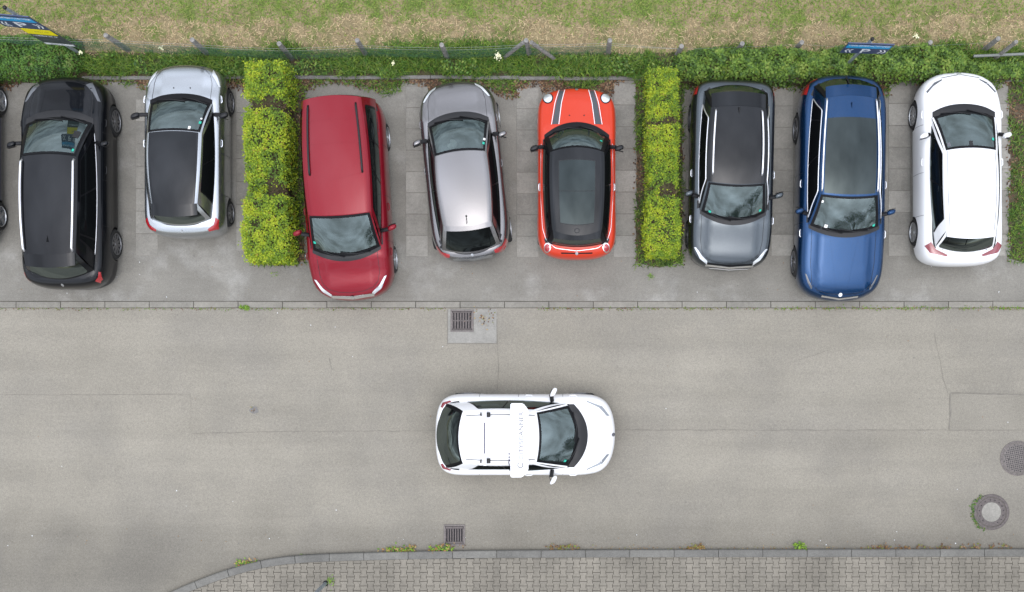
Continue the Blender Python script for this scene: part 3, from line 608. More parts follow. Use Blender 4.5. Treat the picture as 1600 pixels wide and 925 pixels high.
def hedge(name, x0, x1, y0, y1, h, gaps, label, cat, pal, n, size, lumps=.075, taper=.0, profile=None, group=None, twiggy=True):
    cx, cy = (x0 + x1) / 2, (y0 + y1) / 2; hx, hy = (x1 - x0) / 2, (y1 - y0) / 2
    root = empty(name, (cx, cy, 0), 0, label, cat, group)
    def shrink(y):                                     # half width and height vary along the run
        k = 1 + lumps * 2.2 * nz(y, 0, .9, 5) + lumps * 1.0 * nz(y, 2, 3.1, 5); hh = h * (1 + lumps * 1.4 * nz(y, 3, 1.1, 7))
        for gy, gw, gd in gaps: f = math.exp(-((y + cy - gy) / gw) ** 2); hh -= gd * h * f
        e = min(1, (hy - abs(y)) / .28); e = math.sqrt(max(0.02, 1 - (1 - e) ** 2)); return hx * k * (.55 + .45 * e), hh * (.82 + .18 * e)
    mb = MB(); ny = 40; rows = []
    for i in range(ny + 1):
        y = -hy * .96 + 2 * hy * .96 * i / ny; wx, hh = shrink(y); wx *= .80; hh *= .86; row = []
        for k in range(13):
            a = math.pi * k / 12; ca, sa = math.cos(a), math.sin(a); r = 1 / max(abs(ca), abs(sa)) ** .75
            j = 1 + .12 * noise.noise(Vector((y * 5, a * 3, 2)))
            row.append((wx * ca * r * j, y, max(0, hh * sa * r * j)))
        rows.append(row)
    mb.grid(rows)
    for e in (0, -1): mb.add(rows[e], [tuple(range(13))])
    mb.build('branch_core', M['core'], root, True)
    # twigs show in the bare spots
    tw = MB()
    for gy, gw, gd in gaps:
        for k in range(620):
            y = gy - cy + rng.normal(0, gw * .8); wx, hh = shrink(max(-hy * .95, min(hy * .95, y))); p = Vector((rng.uniform(-wx, wx) * .85, y, hh * .72)); q = p + Vector((rng.uniform(-.16, .16), rng.uniform(-.16, .16), rng.uniform(.02, .16)))
            tw.tube([p, q], .005, 3, False, r2=.002)
    if gaps: tw.build('twigs', M['twig'], root, kind='stuff')
    # leaves on the top, sides and ends
    P = []; mi = []
    while len(P) < n:
        y = rng.uniform(-hy, hy); wx, hh = shrink(y); r = rng.random()
        if r < .52: u = rng.uniform(-1, 1); edge_ = max(0, abs(u) - .8) / .2; p = (u * wx, y, hh * (1 - .10 * edge_ ** 2) + rng.normal(0, .034))
        elif r < .90: sgn = 1 if rng.random() < .5 else -1; z = rng.uniform(.06, 1) * hh; p = (sgn * wx * (1 - .08 * (z / hh)) + rng.normal(0, .040), y, z)
        else: sgn = 1 if rng.random() < .5 else -1; z = rng.uniform(.06, 1) * hh; p = (rng.uniform(-1, 1) * wx, sgn * hy * .98 + rng.normal(0, .03), z)
        skip = False
        for gy, gw, gd in gaps:
            f = math.exp(-((p[1] + cy - gy + .22 * noise.noise(Vector((p[0] * 2.6, gy, 1)))) / (gw * (1 + .9 * noise.noise(Vector((p[0] * 3.1, gy, 4)))))) ** 2)
            if f > .40 and noise.noise(Vector((p[0] * 2.2, gy * 3, 8))) > -.42 and rng.random() < .95 * min(1, f * 1.4): skip = True
        c_ = noise.noise(Vector((p[0] * 5, p[1] * 5, p[2] * 5)))
        if skip or c_ < -.30 and rng.random() < .75: continue
        P.append(p)
        t = c_ + .45 * nz(p[0], p[1] + cy, .9, 14) + rng.normal(0, .22)
        mi.append(min(len(pal) - 1, 3 if t < -.42 else 2 if t < -.12 else 0 if t < .22 else 1 if rng.random() < .93 else len(pal) - 1))
    P = np.array(P)
    quads('foliage', leaf_faces(P, size, (-.35, .75), .62), 0, pal, mi, root, 'stuff')
    return root
hedge('golden_hedge', -6.90, -6.02, 1.90, 6.24, 1.10, [(at(0, 166, .9).y, .15, .10), (at(0, 297, .9).y, .16, .16)], 'clipped yellow green hedge between the silver hatchback and the red van', 'hedge', LEAF['gold'], 19500, (.03, .062))
hedge('golden_hedge', 1.86, 2.50, 2.02, 6.12, 0.98, [(at(0, 190, .9).y, .07, .05), (at(0, 301, .9).y, .13, .12)], 'narrow clipped yellow green hedge between the orange hatchback and the grey crossover', 'hedge', LEAF['gold'], 16000, (.026, .052))
def bush(name, px0, px1, py0, py1, h, label, n, lump, pal, size=(.045, .09)):
    a, b = at(px0, py1, h), at(px1, py0, h); root = empty(name, ((a.x + b.x) / 2, (a.y + b.y) / 2, 0), 0, label, 'bush'); hx, hy = (b.x - a.x) / 2, (b.y - a.y) / 2
    def top(x, y):
        e = max(0, 1 - (abs(x) / hx) ** 6 - (abs(y) / (hy * (1 + .25 * nz(x, 0, 1.1, 3)))) ** 4)
        return h * e ** .4 * (.80 + lump * nz(x, y, 2.6, 4) + .6 * lump * nz(x, y, 6, 9)) if e > 0 else 0
    mb = MB(); mb.grid([[(x, y, top(x, y) * .84 - .02) for y in np.linspace(-hy, hy, 14)] for x in np.linspace(-hx, hx, max(14, int(hx * 12)))], flip=True); mb.build('branch_core', M['core'], root, True)
    Q = scatter_rect(n, -hx, hx, -hy * 1.15, hy * 1.15); z = np.array([top(x, y) for x, y, _ in Q]); k = z > .05; Q = Q[k]; z = z[k]
    Q[:, 2] = z * rng.uniform(.75, 1.03, len(Q)); t = np.array([nz(x, y, 5, 1) for x, y, _ in Q]) * 1.3 + rng.normal(0, .35, len(Q))
    quads('foliage', leaf_faces(Q, size, (-.3, .8), .6), 0, pal, np.where(t < -.35, 2, np.where(t < .15, 0, np.where(t < .6, 1, 3))), root, 'stuff'); return root
bush('green_bush', 1058, 1300, 66, 118, .95, 'dense green bush row behind the grey crossover', 9000, .30, LEAF['bush'])
bush('green_bush', 1285, 1525, 62, 116, .90, 'bushy green shrubs under the low parking sign behind the blue estate', 9000, .34, LEAF['bush'])
bush('green_bush', -70, 112, 46, 118, .66, 'large green bush below the tall parking sign at upper left', 9500, .26, LEAF['green'] + [], (.035, .075))
bush('green_bush', 1500, 1640, 94, 120, .40, 'low green shrub by the metal rail at the right edge', 2600, .3, LEAF['bush'])
# cream flower heads of elder and yarrow
def bloom(px, py, z, r, n, label):
    c = at(px, py, z); root = empty('white_flowers', (c.x, c.y, 0), 0, label, 'flowers')
    MB().tube([(0, 0, 0), (.02, .01, z * .6), (0, 0, z)], .006, 5).build('stem', LEAF['green'][2], root)
    Q = np.stack([rng.normal(0, r * .5, n), rng.normal(0, r * .5, n), z + rng.uniform(0, .04, n)], 1); quads('flower_head', leaf_faces(Q, (.018, .036), (-.2, .4), .9), 0, LEAF['bloom'], pick(Q, lambda *_: random.randrange(2)), root, 'stuff')
bloom(778, 88, .5, .065, 60, 'large cream flower head beside the fence brace'); bloom(614, 99, .35, .035, 24, 'small cream flower head on the verge behind the taupe hatchback')
bloom(252, 75, .5, .05, 26, 'cream flower heads by the fence behind the silver hatchback'); bloom(127, 82, .45, .045, 20, 'pair of small pale flowers beside the tall sign pole'); bloom(1431, 56, .7, .04, 20, 'white flower head above the right hedge')
# gutter weeds along both kerbs
def gutter(px0, px1, py, dens, pal, label, sz=(.03, .09), spread=.03, name='gutter_weeds', hmax=.05):
    a, b = at(px0, py), at(px1, py); n = int(dens * (b.x - a.x)); Q = np.stack([rng.uniform(a.x, b.x, n), a.y + rng.normal(0, spread, n), rng.uniform(.005, hmax, n)], 1)
    Q = Q[np.array([nz(x, 0, 3, 7) + .5 * nz(x, 0, 9, 2) + .35 * random.random() > -.12 for x, y, z in Q])]
    return tag(quads(name, leaf_faces(Q, sz, (-.2, .9), .45), 0, pal, pick(Q, lambda *_: random.randrange(len(pal))), kind='stuff'), label, 'weeds')
gutter(592, 650, 859, 260, LEAF['weed'] + LEAF['autumn'], 'green and brown weeds in the gutter left of the lower drain', spread=.04)
gutter(672, 708, 857, 420, LEAF['weed'] + LEAF['autumn'][:2], 'bright green weed clump by the lower drain', spread=.045, hmax=.1)
gutter(855, 905, 855, 120, LEAF['litter'][1:3] + LEAF['autumn'][2:] + LEAF['weed'][:1], 'dry brown weeds in the gutter below the white street car', spread=.035)
gutter(1075, 1100, 855, 200, LEAF['autumn'], 'small dry tuft in the lower gutter', spread=.025)
gutter(1240, 1258, 853, 330, LEAF['weed'], 'small bright green weed in the lower gutter', spread=.04, hmax=.08)
gutter(1345, 1580, 854.5, 70, [LEAF['autumn'][3], LEAF['litter'][1], LEAF['litter'][2], LEAF['autumn'][2]], 'brown dead weeds along the lower gutter at right', spread=.03)
gutter(368, 402, 879, 220, LEAF['weed'] + LEAF['autumn'][:2], 'yellowish weed on the curved kerb', spread=.04)
gutter(466, 480, 870, 200, LEAF['weed'], 'small green weed on the curved kerb stone', spread=.03, sz=(.02, .05))
gutter(900, 1340, 856, 28, LEAF['autumn'], 'sparse dry leaves along the lower gutter', spread=.03, sz=(.02, .05))
gutter(0, 700, 482.5, 60, [LEAF['autumn'][2], LEAF['weed'][2], LEAF['litter'][1]], 'thin moss and grit along the flush kerb at left', sz=(.02, .045), spread=.014, name='kerb_moss', hmax=.015)
gutter(840, 1200, 482.5, 70, [LEAF['autumn'][2], LEAF['weed'][2], LEAF['litter'][1]], 'thin moss along the flush kerb in the middle', sz=(.02, .05), spread=.014, name='kerb_moss', hmax=.015)
gutter(1210, 1600, 481.5, 130, [LEAF['weed'][2], LEAF['weed'][0], LEAF['autumn'][2], LEAF['litter'][2]], 'green moss and weeds along the flush kerb at right', sz=(.02, .055), spread=.018, name='kerb_moss', hmax=.02)
gutter(377, 390, 481, 420, LEAF['weed'], 'single green weed tuft on the flush kerb', sz=(.03, .07), spread=.022, name='weed_tuft')
gutter(514, 524, 904, 500, LEAF['weed'], 'green weed growing from the paving beside the steel post', sz=(.02, .05), spread=.07, hmax=.15, name='weed_tuft').location.z = .09
gutter(1013, 1023, 432, 260, LEAF['weed'], 'tiny green weed on the asphalt below the narrow hedge', sz=(.02, .045), spread=.03, name='weed_tuft')
gutter(424, 436, 428, 160, LEAF['weed'], 'tiny green weed on the asphalt below the wide hedge', sz=(.02, .04), spread=.04, name='weed_tuft')
c = at(1521, 802); n = 170; a = rng.uniform(R(120), R(250), n); rr = .41 + np.abs(rng.normal(0, .028, n)); c = at(1549, 800)
Q = np.stack([c.x + np.cos(a) * rr, c.y + np.sin(a) * rr, rng.uniform(.003, .02, n)], 1)
tag(quads('manhole_moss', leaf_faces(Q, (.02, .05), (-.1, .6), .6), 0, LEAF['green'][:3] + [LEAF['autumn'][2]], pick(Q, lambda *_: random.randrange(4)), kind='stuff'), 'green moss growing along the left rim of the concrete manhole', 'moss')
def litter_at(px, py, rx, ry, n, label):
    c = at(px, py); Q = np.stack([c.x + rng.normal(0, rx / SC, n), c.y + rng.normal(0, ry / SC, n), rng.uniform(.006, .02, n)], 1); Q = Q[np.array([nz(x, y, 7, 3) > -.1 for x, y, z in Q])]
    tag(quads('leaf_litter', leaf_faces(Q, (.02, .05), (-.2, .4)), 0, LEAF['autumn'] + LEAF['litter'], pick(Q, lambda *_: random.randrange(8)), kind='stuff'), label, 'leaf litter')
litter_at(757, 498, 9, 9, 90, 'dead leaves washed up beside the upper drain'); litter_at(397, 641, 3, 2.5, 22, 'small heap of dead leaves on the road at left'); litter_at(714, 852, 9, 2, 30, 'dead leaves at the foot of the lower drain'); litter_at(1500, 80, 26, 12, 160, 'patch of reddish dead leaves in the field at upper right')
# grit, crumbs and small pale leaves lying about on the asphalt
Q = np.concatenate([scatter_rect(150, XL, XR, at(0, 850).y, at(0, 486).y), scatter_rect(150, XL, XR, at(0, 466).y, at(0, 400).y), scatter_rect(120, XL, XR, at(0, 853).y, at(0, 835).y)]); Q[:, 2] = .006
tag(quads('grit', leaf_faces(Q, (.012, .034), (-.1, .3), .8), 0, [M['slab3'], M['grime'], LEAF['litter'][2], M['white']], pick(Q, lambda *_: random.choice([0, 0, 1, 1, 1, 2, 2, 3])), kind='stuff'), 'scattered grit and tiny leaf bits on the asphalt', 'grit')
# two street trees across the road, mirrored in the windscreens
def tree(x, y, h, r, label, seed):
    root = empty('broadleaf_tree', (x, y, 0), 0, label, 'tree', 'street trees across the pavement'); tr = MB(); tr.tube([(0, 0, -.2), (.1, .05, h * .3), (0, .1, h * .75)], .22, 9, r2=.06)
    r_ = random.Random(seed); cl = []
    for k in range(26):
        a = r_.uniform(0, 6.28); rr = r * math.sqrt(r_.random()); z = h * r_.uniform(.36, .95); sh = 1 - abs(z / h - .6) * 1.1; q = Vector((math.cos(a) * rr * sh, math.sin(a) * rr * sh, z)); cl.append(q); tr.tube([(0, 0, z * .6), q * .6 + Vector((0, 0, z * .34)), q], .07, 5, False, r2=.015)
    tr.build('trunk', M['bark'], root, True)
    Q = np.concatenate([np.array(q)[None] + rng.normal(0, r * .17, (420, 3)) for q in cl]); quads('crown', leaf_faces(Q, (.14, .30), (-.6, .9), .7), 0, LEAF['green'], pick(Q, lambda *_: random.randrange(4)), root, 'stuff')
tree(14.5, -16.0, 18, 4.8, 'tall broad tree south of the pavement, mirrored in the blue estate windscreen', 3); tree(20.5, -8.8, 15, 4.4, 'broad tree beyond the right end of the pavement, mirrored in the white survey car windscreen', 5); tree(7.6, -18.5, 15.5, 4.2, 'broad tree south of the pavement, mirrored in the grey crossover windscreen', 9)

#CARS#
# ---------------------------------------------------------------- cars
def lerp(a, b, t): return a + (b - a) * t
def spl(P):
    P = sorted(P)
    def raw(x):
        if x <= P[0][0]: return P[0][1]
        for (x0, z0), (x1, z1) in zip(P, P[1:]):
            if x <= x1: t = (x - x0) / (x1 - x0); return z0 + (z1 - z0) * t
        return P[-1][1]
    def f(x): return sum(raw(x + d) * k for d, k in ((-.1, 1), (-.05, 2), (0, 3), (.05, 2), (.1, 1))) / 9
    return f
def sm(a, b, x): t = min(1, max(0, (x - a) / (b - a))); return t * t * (3 - 2 * t)
class Car:
    """one car: ringed lower body, greenhouse of ruled faces (screen, sides, rear), roof grid; x forward, y left, metres"""
    def __init__(s, name, loc, rz, label, paint_m, roof_m=None, L_=4.2, W_=1.78, **k):
        s.a, s.b = L_ / 2, W_ / 2; s.k = k; g = k.get
        s.root = empty(name, (loc[0], loc[1], 0), rz, label, g('cat', 'car'), g('group')); s.P = paint_m; s.RP = roof_m or paint_m
        s.zc = g('zc', 1.0); s.zt = spl([(-s.a, g('ztail', .74)), (-s.a + .10, g('ztail', .74) + .12), (g('rgm') - .03, s.zc - .01), (g('rgm') + .2, s.zc), (g('xcm'), s.zc), (s.a - .62, s.zc - g('hooddrop', .10)), (s.a - .28, s.zc - g('hooddrop', .10) - .07), (s.a - .08, s.zc - g('hooddrop', .10) - .18), (s.a, s.zc - g('hooddrop', .10) - .26)])
        s.body(); s.house(); s.bvh()
    def top(s, x, y):
        z = s.zt(x) - .045 * (y / s.b) ** 2
        if x > s.k['xcc'] - .3: z += s.k.get('ridge', .026) * (1 - sm(.50, .58, abs(y) / s.b * .9)) * sm(s.k['xcc'] - .3, s.k['xcm'] + .1, x)
        return z
    def outline(s, n=176):
        g = s.k.get; nf, mf, nr, mr = g('nf', 8), g('mf', 2.2), g('nr', 9), g('mr', 2.4); P = []
        for i in range(4000):
            t = 2 * math.pi * i / 4000; c, sn = math.cos(t), math.sin(t); n_, m_ = (nf, mf) if c >= 0 else (nr, mr)
            P.append((s.a * math.copysign(abs(c) ** (2 / n_), c), s.b * math.copysign(abs(sn) ** (2 / m_), sn)))
        P.append(P[0]); d = [0]
        for p, q in zip(P, P[1:]): d.append(d[-1] + math.dist(p, q))
        out = []; j = 0
        for i in range(n):
            t = d[-1] * i / n
            while d[j + 1] < t: j += 1
            u = (t - d[j]) / max(1e-9, d[j + 1] - d[j]); out.append((lerp(P[j][0], P[j + 1][0], u), lerp(P[j][1], P[j + 1][1], u)))
        return out
    def body(s):
        O = s.outline(); n = len(O); zb = s.k.get('zb', .16)
        prof = [(.80, 0), (.925, .0), (.97, .07), (.988, .2), (.997, .40), (1.0, .56), (.997, .68), (.988, .78), (.970, .86), (.945, .925), (.91, .97), (.86, .992), (.78, 1), (.68, 1), (.60, 1), (.52, 1), (.44, 1), (.3, 1), (.15, 1), (0, 1)]
        V = []
        for sc, gz in prof:
            for x, y in O:
                q = x * (s.a - s.b * .82) / s.a; px = q + (x - q) * sc; py = y * sc
                f = s.k.get('flare', .018)          # wheel arch flare
                for wx in s.k['wx']:
                    e = math.exp(-((px - wx) / .34) ** 4)
                    if .15 < gz < .8: py += math.copysign(f * e * (1 - abs(gz - .45) / .36 if abs(gz - .45) < .36 else 0), y) * (abs(y) / s.b) ** 4
                V.append((px, py, zb + (s.top(px, py) - zb) * gz))
        F = []
        for r in range(len(prof) - 1):
            for i in range(n): j = (i + 1) % n; F.append((r * n + i, r * n + j, (r + 1) * n + j, (r + 1) * n + i))
        F.append(tuple(range(n - 1, -1, -1)))
        me = D.meshes.new('body'); me.from_pydata(V, [], F); bm = bmesh.new(); bm.from_mesh(me); bmesh.ops.remove_doubles(bm, verts=bm.verts, dist=1e-4); bmesh.ops.recalc_face_normals(bm, faces=bm.faces); bm.to_mesh(me); bm.free()
        for m in (s.P, M['cabin'], M['well'], s.k.get('clad') or s.P): me.materials.append(m)
        o = D.objects.new('body', me); C.objects.link(o)
        rw = s.k.get('rw', .33); cut = MB()
        for wx in s.k['wx']:
            for sg in (-1, 1):
                pr = [(0, -.35), (rw + .035, -.35), (rw + .035, .35), (0, .35)]; cut.lathe(pr, 36, 'y', (wx, sg * s.b, rw))
        cm = cut.mesh('cut'); bm = bmesh.new(); bm.from_mesh(cm); bmesh.ops.remove_doubles(bm, verts=bm.verts, dist=1e-5); bmesh.ops.recalc_face_normals(bm, faces=bm.faces); bm.to_mesh(cm); bm.free()
        for m in (s.P, M['cabin'], M['well']): cm.materials.append(m)
        cm.polygons.foreach_set('material_index', [2] * len(cm.polygons))
        co = D.objects.new('cut', cm); C.objects.link(co); md = o.modifiers.new('b', 'BOOLEAN'); md.object = co; md.operation = 'DIFFERENCE'; md.solver = 'EXACT'
        dg = bpy.context.evaluated_depsgraph_get(); nm = D.meshes.new_from_object(o.evaluated_get(dg)); D.objects.remove(o); D.objects.remove(co); nm.name = 'body'
        g = s.k
        for p in nm.polygons:
            c = p.center; inw = any(math.hypot(c.x - wx, c.z - rw) < rw + .03 for wx in g['wx']) and abs(c.y) > s.b - .37
            if inw: p.material_index = 2
            elif c.z > .72 and abs(p.normal.z) > .6 and s.inside(c.x, c.y): p.material_index = 1
            elif g.get('clad') and c.z < g.get('cladz', .42): p.material_index = 3
            elif c.z < zb + .01: p.material_index = 2
            p.use_smooth = True
        nm.set_sharp_from_angle(angle=R(38)); s.bo = D.objects.new('body', nm); C.objects.link(s.bo); s.bo.parent = s.root
    def inside(s, x, y, m=.03):
        g = s.k
        if x > g['xcm'] - (g['xcm'] - g['xcc']) * (y / g['yc']) ** 2 - m or x < g['rgm'] + (g['rgc'] - g['rgm']) * (y / g['yb']) ** 2 + m: return False
        return abs(y) < lerp(g['yb'], g['yc'], min(1, max(0, (x - g['rgc']) / (g['xcc'] - g['rgc'])))) + .02
    # greenhouse faces -------------------------------------------------
    def zr(s, t): g = s.k; return lerp(g['zrr'], g['zrf'], t) + g.get('hump', .05) * 4 * t * (1 - t)
    def ysd(s, t): g = s.k; return lerp(g['yr'], g['yf'], t) + g.get('yt', .03) * 4 * t * (1 - t)
    def roof(s, t, e):
        g = s.k; xr = g['xrm'] + (g['xrc'] - g['xrm']) * e * e; xf = g['xfm'] - (g['xfm'] - g['xfc']) * e * e; a = abs(e)
        return Vector((lerp(xr, xf, t), e * s.ysd(t), s.zr(t) - .035 * e * e - .030 * max(0, (a - .86) / .14) ** 2))
    def belt(s, x, y): return s.top(x, y) - .015
    def front(s, u, v):
        g = s.k; x = g['xcm'] - (g['xcm'] - g['xcc']) * u * u; y = g['yc'] * u; p = Vector((x, y, s.belt(x, y))); q = s.roof(1, u); r = p.lerp(q, v)
        return r + Vector((.5, 0, .85)) * .035 * math.sin(math.pi * v)
    def rear(s, u, v):
        g = s.k; x = g['rgm'] + (g['rgc'] - g['rgm']) * u * u; y = g['yb'] * u; p = Vector((x, y, s.belt(x, y))); q = s.roof(0, u); r = p.lerp(q, v)
        return r + Vector((-.6, 0, .6)) * g.get('rbulge', .03) * math.sin(math.pi * v)
    def side(s, sg):
        def f(u, v):
            g = s.k; x = lerp(g['rgc'], g['xcc'], u); y = sg * (lerp(g['yb'], g['yc'], u) + g.get('ybm', .06) * 4 * u * (1 - u)); p = Vector((x, y, s.belt(x, y))); q = s.roof(u, sg); r = p.lerp(q, v)
            return r + Vector((0, sg * .8, .4)) * .03 * math.sin(math.pi * v)
        return f
    def pane(s, F, name, m, u0, u1, v0, v1, r=.15, off=.004, nu=16, nv=10, ru=.10, parent=None, thick=True):
        u0 = u0 if isinstance(u0, tuple) else (u0, u0); u1 = u1 if isinstance(u1, tuple) else (u1, u1); rows = []; C0 = Vector((-.2, 0, .6))
        for j in range(nv + 1):
            t = -1 + 2 * j / nv; t = math.sin(t * math.pi / 2); h = max(0, (abs(t) - (1 - r)) / r); sh = ru * (1 - math.sqrt(max(0, 1 - h * h))); v = lerp(v0, v1, (t + 1) / 2); w_ = (t + 1) / 2
            a, b = lerp(u0[0], u0[1], w_), lerp(u1[0], u1[1], w_); c_, hf = (a + b) / 2, (b - a) / 2 * (1 - sh); row = []
            for i in range(nu + 1):
                u = c_ + hf * (-1 + 2 * i / nu); p = F(u, v); e = 1e-3; nrm = (F(u + e, v) - F(u - e, v)).cross(F(u, min(1, v + e)) - F(u, max(0, v - e))).normalized()
                if nrm.dot(p - C0) < 0: nrm = -nrm
                row.append(p + nrm * off)
            rows.append(row)
        return MB().grid(rows).build(name, m, parent or s.root, True), rows
    def house(s):
        g = s.k; root = s.root
        # roof skin
        es = [-1, -.97, -.93, -.88, -.8, -.6, -.4, -.2, 0, .2, .4, .6, .8, .88, .93, .97, 1]; ts = [i / 18 for i in range(19)]
        s.ro = MB().grid([[s.roof(t, e) for e in es] for t in ts], flip=True).build('roof', s.RP, root, True)
        # pillars round the windscreen
        pm = g.get('pillar') or s.P; mb = MB(); us = np.linspace(-1, 1, 21); vs_ = np.linspace(0, 1, 9); m_ = g.get('am', .06)
        for sg in (-1, 1): mb.grid([[s.front(sg * u, v) for u in (1 - m_, 1)] for v in vs_])
        mb.grid([[s.front(u, v) for u in us] for v in (.94, 1.0)]); mb.build('pillar', pm, root, True)
        sh = MB()
        for sg in (-1, 1): sh.grid([[s.side(sg)(u, v) for u in np.linspace(0, 1, 25)] for v in np.linspace(0, 1, 9)])
        sh.build('side_frame', g.get('frame') or s.P, root, True)
        rs = MB(); rs.grid([[s.rear(u, v) for u in us] for v in vs_]); s.rs = rs.build('tailgate', g.get('tail') or s.P, root, True)
        # glass
        fr = MB(); 
        for u0, u1, v0, v1 in ((-1 + m_ - .01, -.93 + m_, 0, .95), (.93 - m_, 1 - m_ + .01, 0, .95), (-.95, .95, 0, .11), (-.95, .95, .93, .985)):
            fr.grid([[s.front(u, v) + Vector((.004, 0, .005)) for u in np.linspace(u0, u1, 17)] for v in np.linspace(v0, v1, 9)])
        ws, _ = s.pane(s.front, 'windscreen', M['screen'], -1 + m_, 1 - m_, 0, .955, .06, .003, 20, 12, .02)
        fr.build('screen_border', M['trimblack'], ws, True)
        v0, v1 = g.get('rv', (.08, .88)); ru_ = g.get('ruw', .86); s.pane(s.rear, 'rear_window', M['rearglass'], (-ru_, -ru_ + .03), (ru_, ru_ - .03), v0, v1, .25, .004, 18, 10, .08)
        w0, w1 = g.get('win', (.07, .95)); sp_ = g.get('split', (.53,)); wv = g.get('wv', (.06, .90)); ra = g.get('rake', .05)
        for sg in (-1, 1):
            F = s.side(sg); bd, rows = s.pane(F, 'window_band', M['trimblack'], (w0, w0 + ra), (w1, w1 - .02), *wv, .3, .0025, 30, 10, .03)
            cuts = [w0 + .012] + list(sp_) + [w1 - .012]
            for i in range(len(cuts) - 1):
                a, b = cuts[i] + .008, cuts[i + 1] - .008; s.pane(F, 'side_window', M['side'], (a, a + (ra if i == 0 else .0)), (b, b - .018 if i == len(cuts) - 2 else b), wv[0] + .035, wv[1] - .035, .2, .006, 14, 8, .05, bd)
            if g.get('trim'):
                loop = [r[0] for r in rows] + rows[-1] + [r[-1] for r in rows[::-1]] + rows[0][::-1]
                if g['trim'] == 'full': MB().tube(loop, .013, 6).build('window_trim', M['alu'], bd, True)
                else: MB().tube(rows[0], .010, 6).build('window_trim', M['alu'], bd, True)
        # seats, wheel, dashboard
        xs = g.get('xseat', -.25); bz = s.zc
        for sg in (-1, 1):
            se = MB(); se.box((xs - .05, sg * .36, bz + .02), (.07, .22, .16), 0, .04); so_ = se.build('seat', M['seat'], root); MB().box((xs - .10, sg * .36, bz + .25), (.05, .12, .07), 0, .03).build('headrest', M['seat'], so_)
        MB().tube([(g['xfc'] + .05 + .1 * math.cos(a), .36 + .18 * math.sin(a), bz + .10 - .12 * math.cos(a)) for a in np.linspace(0, 2 * math.pi, 21)], .016, 6, False).build('steering_wheel', M['cabin'], root, True)
        db = MB(); db.box(((g['xfc'] + g['xcc']) / 2 + .06, .36, bz + .035), (.13, .17, .035), 0, .02); db.box(((g['xfc'] + g['xcc']) / 2 + .05, 0, bz + .02), (.10, .14, .03), 0, .015); db.build('dashboard', M['cabin'], root)
        mr = s.front(0, .82) + Vector((-.07, 0, -.05)); MB().box(mr, (.02, .11, .03), 0, .012).build('rear_view_mirror', M['plastic'], root)
        # wheels
        rw = g.get('rw', .33)
        for wx in g['wx']:
            for sg in (-1, 1): s.wheel(wx, sg, rw)
        for sg in (-1, 1): s.mirror(sg)
    def wheel(s, wx, sg, rw):
        y1 = s.b - .012 + s.k.get('flare', .018) * .9; t = MB(); yo = sg * y1; wd = sg * -.21
        prof = [(rw * .60, 0 + sg * -.02), (rw * .70, sg * -.004), (rw * .88, 0), (rw * .97, sg * -.025), (rw, sg * -.06), (rw, wd * .8), (rw * .95, wd), (rw * .6, wd)]
        t.lathe([(r, h) for r, h in prof], 40, 'y', (wx, yo, rw)); w_ = t.build('wheel', M['tyre'], s.root, True, sharp=40)
        r = MB(); R_ = rw * .70; r.lathe([(R_ * 1.0, sg * -.004), (R_ * 1.0, sg * .004), (R_ * .94, sg * .005), (R_ * .90, sg * -.02), (R_ * .88, sg * -.07), (R_ * .3, sg * -.075)], 40, 'y', (wx, yo, rw))
        n = s.k.get('spokes', 5); dbl = s.k.get('dbl', True); ph = s.k.get('phase', .3) + wx
        for k in range(n):
            for d in ((-.14, .14) if dbl else (0,)):
                a = 2 * math.pi * k / n + ph; a1 = a + d * 1.0; a2 = a + d * .35; c1 = Vector((math.cos(a1), 0, math.sin(a1))) * R_ * .93; c2 = Vector((math.cos(a2), 0, math.sin(a2))) * R_ * .16
                q = Vector((-math.sin(a), 0, math.cos(a))) * (.016 if dbl else .026); o = Vector((wx, yo, rw)); f1, f2 = sg * -.006, sg * -.018
                v = [o + c1 - q + Vector((0, f1, 0)), o + c1 + q + Vector((0, f1, 0)), o + c2 + q + Vector((0, f2, 0)), o + c2 - q + Vector((0, f2, 0))]; bk = [p + Vector((0, sg * -.03, 0)) for p in v]
                r.add(v + bk, [(0, 1, 2, 3), (4, 7, 6, 5), (0, 4, 5, 1), (1, 5, 6, 2), (2, 6, 7, 3), (3, 7, 4, 0)])
        r.lathe([(0, sg * -.008), (R_ * .2, sg * -.01), (R_ * .24, sg * -.03)], 16, 'y', (wx, yo, rw)); r.build('rim', [M[s.k.get('rimm', 'rim')]], w_, False)
        MB().lathe([(R_ * .86, sg * -.078), (0, sg * -.078)], 24, 'y', (wx, yo, rw)).build('brake_disc', M['well'], w_)
    def mirror(s, sg):
        g = s.k; mx = g.get('mirx', g['xcc'] - .38); my = g.get('miry', s.b + .07); sw = g.get('sweep', .28); vs, fs = [], []; n, m_ = 14, 9
        for i in range(m_ + 1):
            th = math.pi * i / m_
            for k in range(n):
                ph = 2 * math.pi * k / n; x = math.cos(ph) * math.sin(th); z = math.sin(ph) * math.sin(th); y = math.cos(th); ax = abs(x) ** .75 * (1 if x > 0 else -1) * (.075 if x > 0 else .042); yy = math.copysign(abs(y) ** .8, y) * .095
                vs.append((mx + ax - abs(yy * sg + .1) * sw, sg * (my + yy), s.zc + .07 + math.copysign(abs(z) ** .8, z) * .068))
        for i in range(m_):
            for k in range(n): fs.append((i * n + k, i * n + (k + 1) % n, (i + 1) * n + (k + 1) % n, (i + 1) * n + k))
        mb = MB().add(vs, fs); o = mb.build('side_mirror', g.get('mirm') or s.P, s.root, True)
        MB().tube([(mx + .03, sg * (s.b - .14), s.zc - .02), (mx + .01, sg * (my - .07), s.zc + .04)], .045, 8).build('stalk', M['plastic'], o)
        MB().box((mx - .048 - .1 * sw, sg * my, s.zc + .07), (.004, .085, .052), sg * sw * .9, 0).build('mirror_glass', M['trimblack'], o)
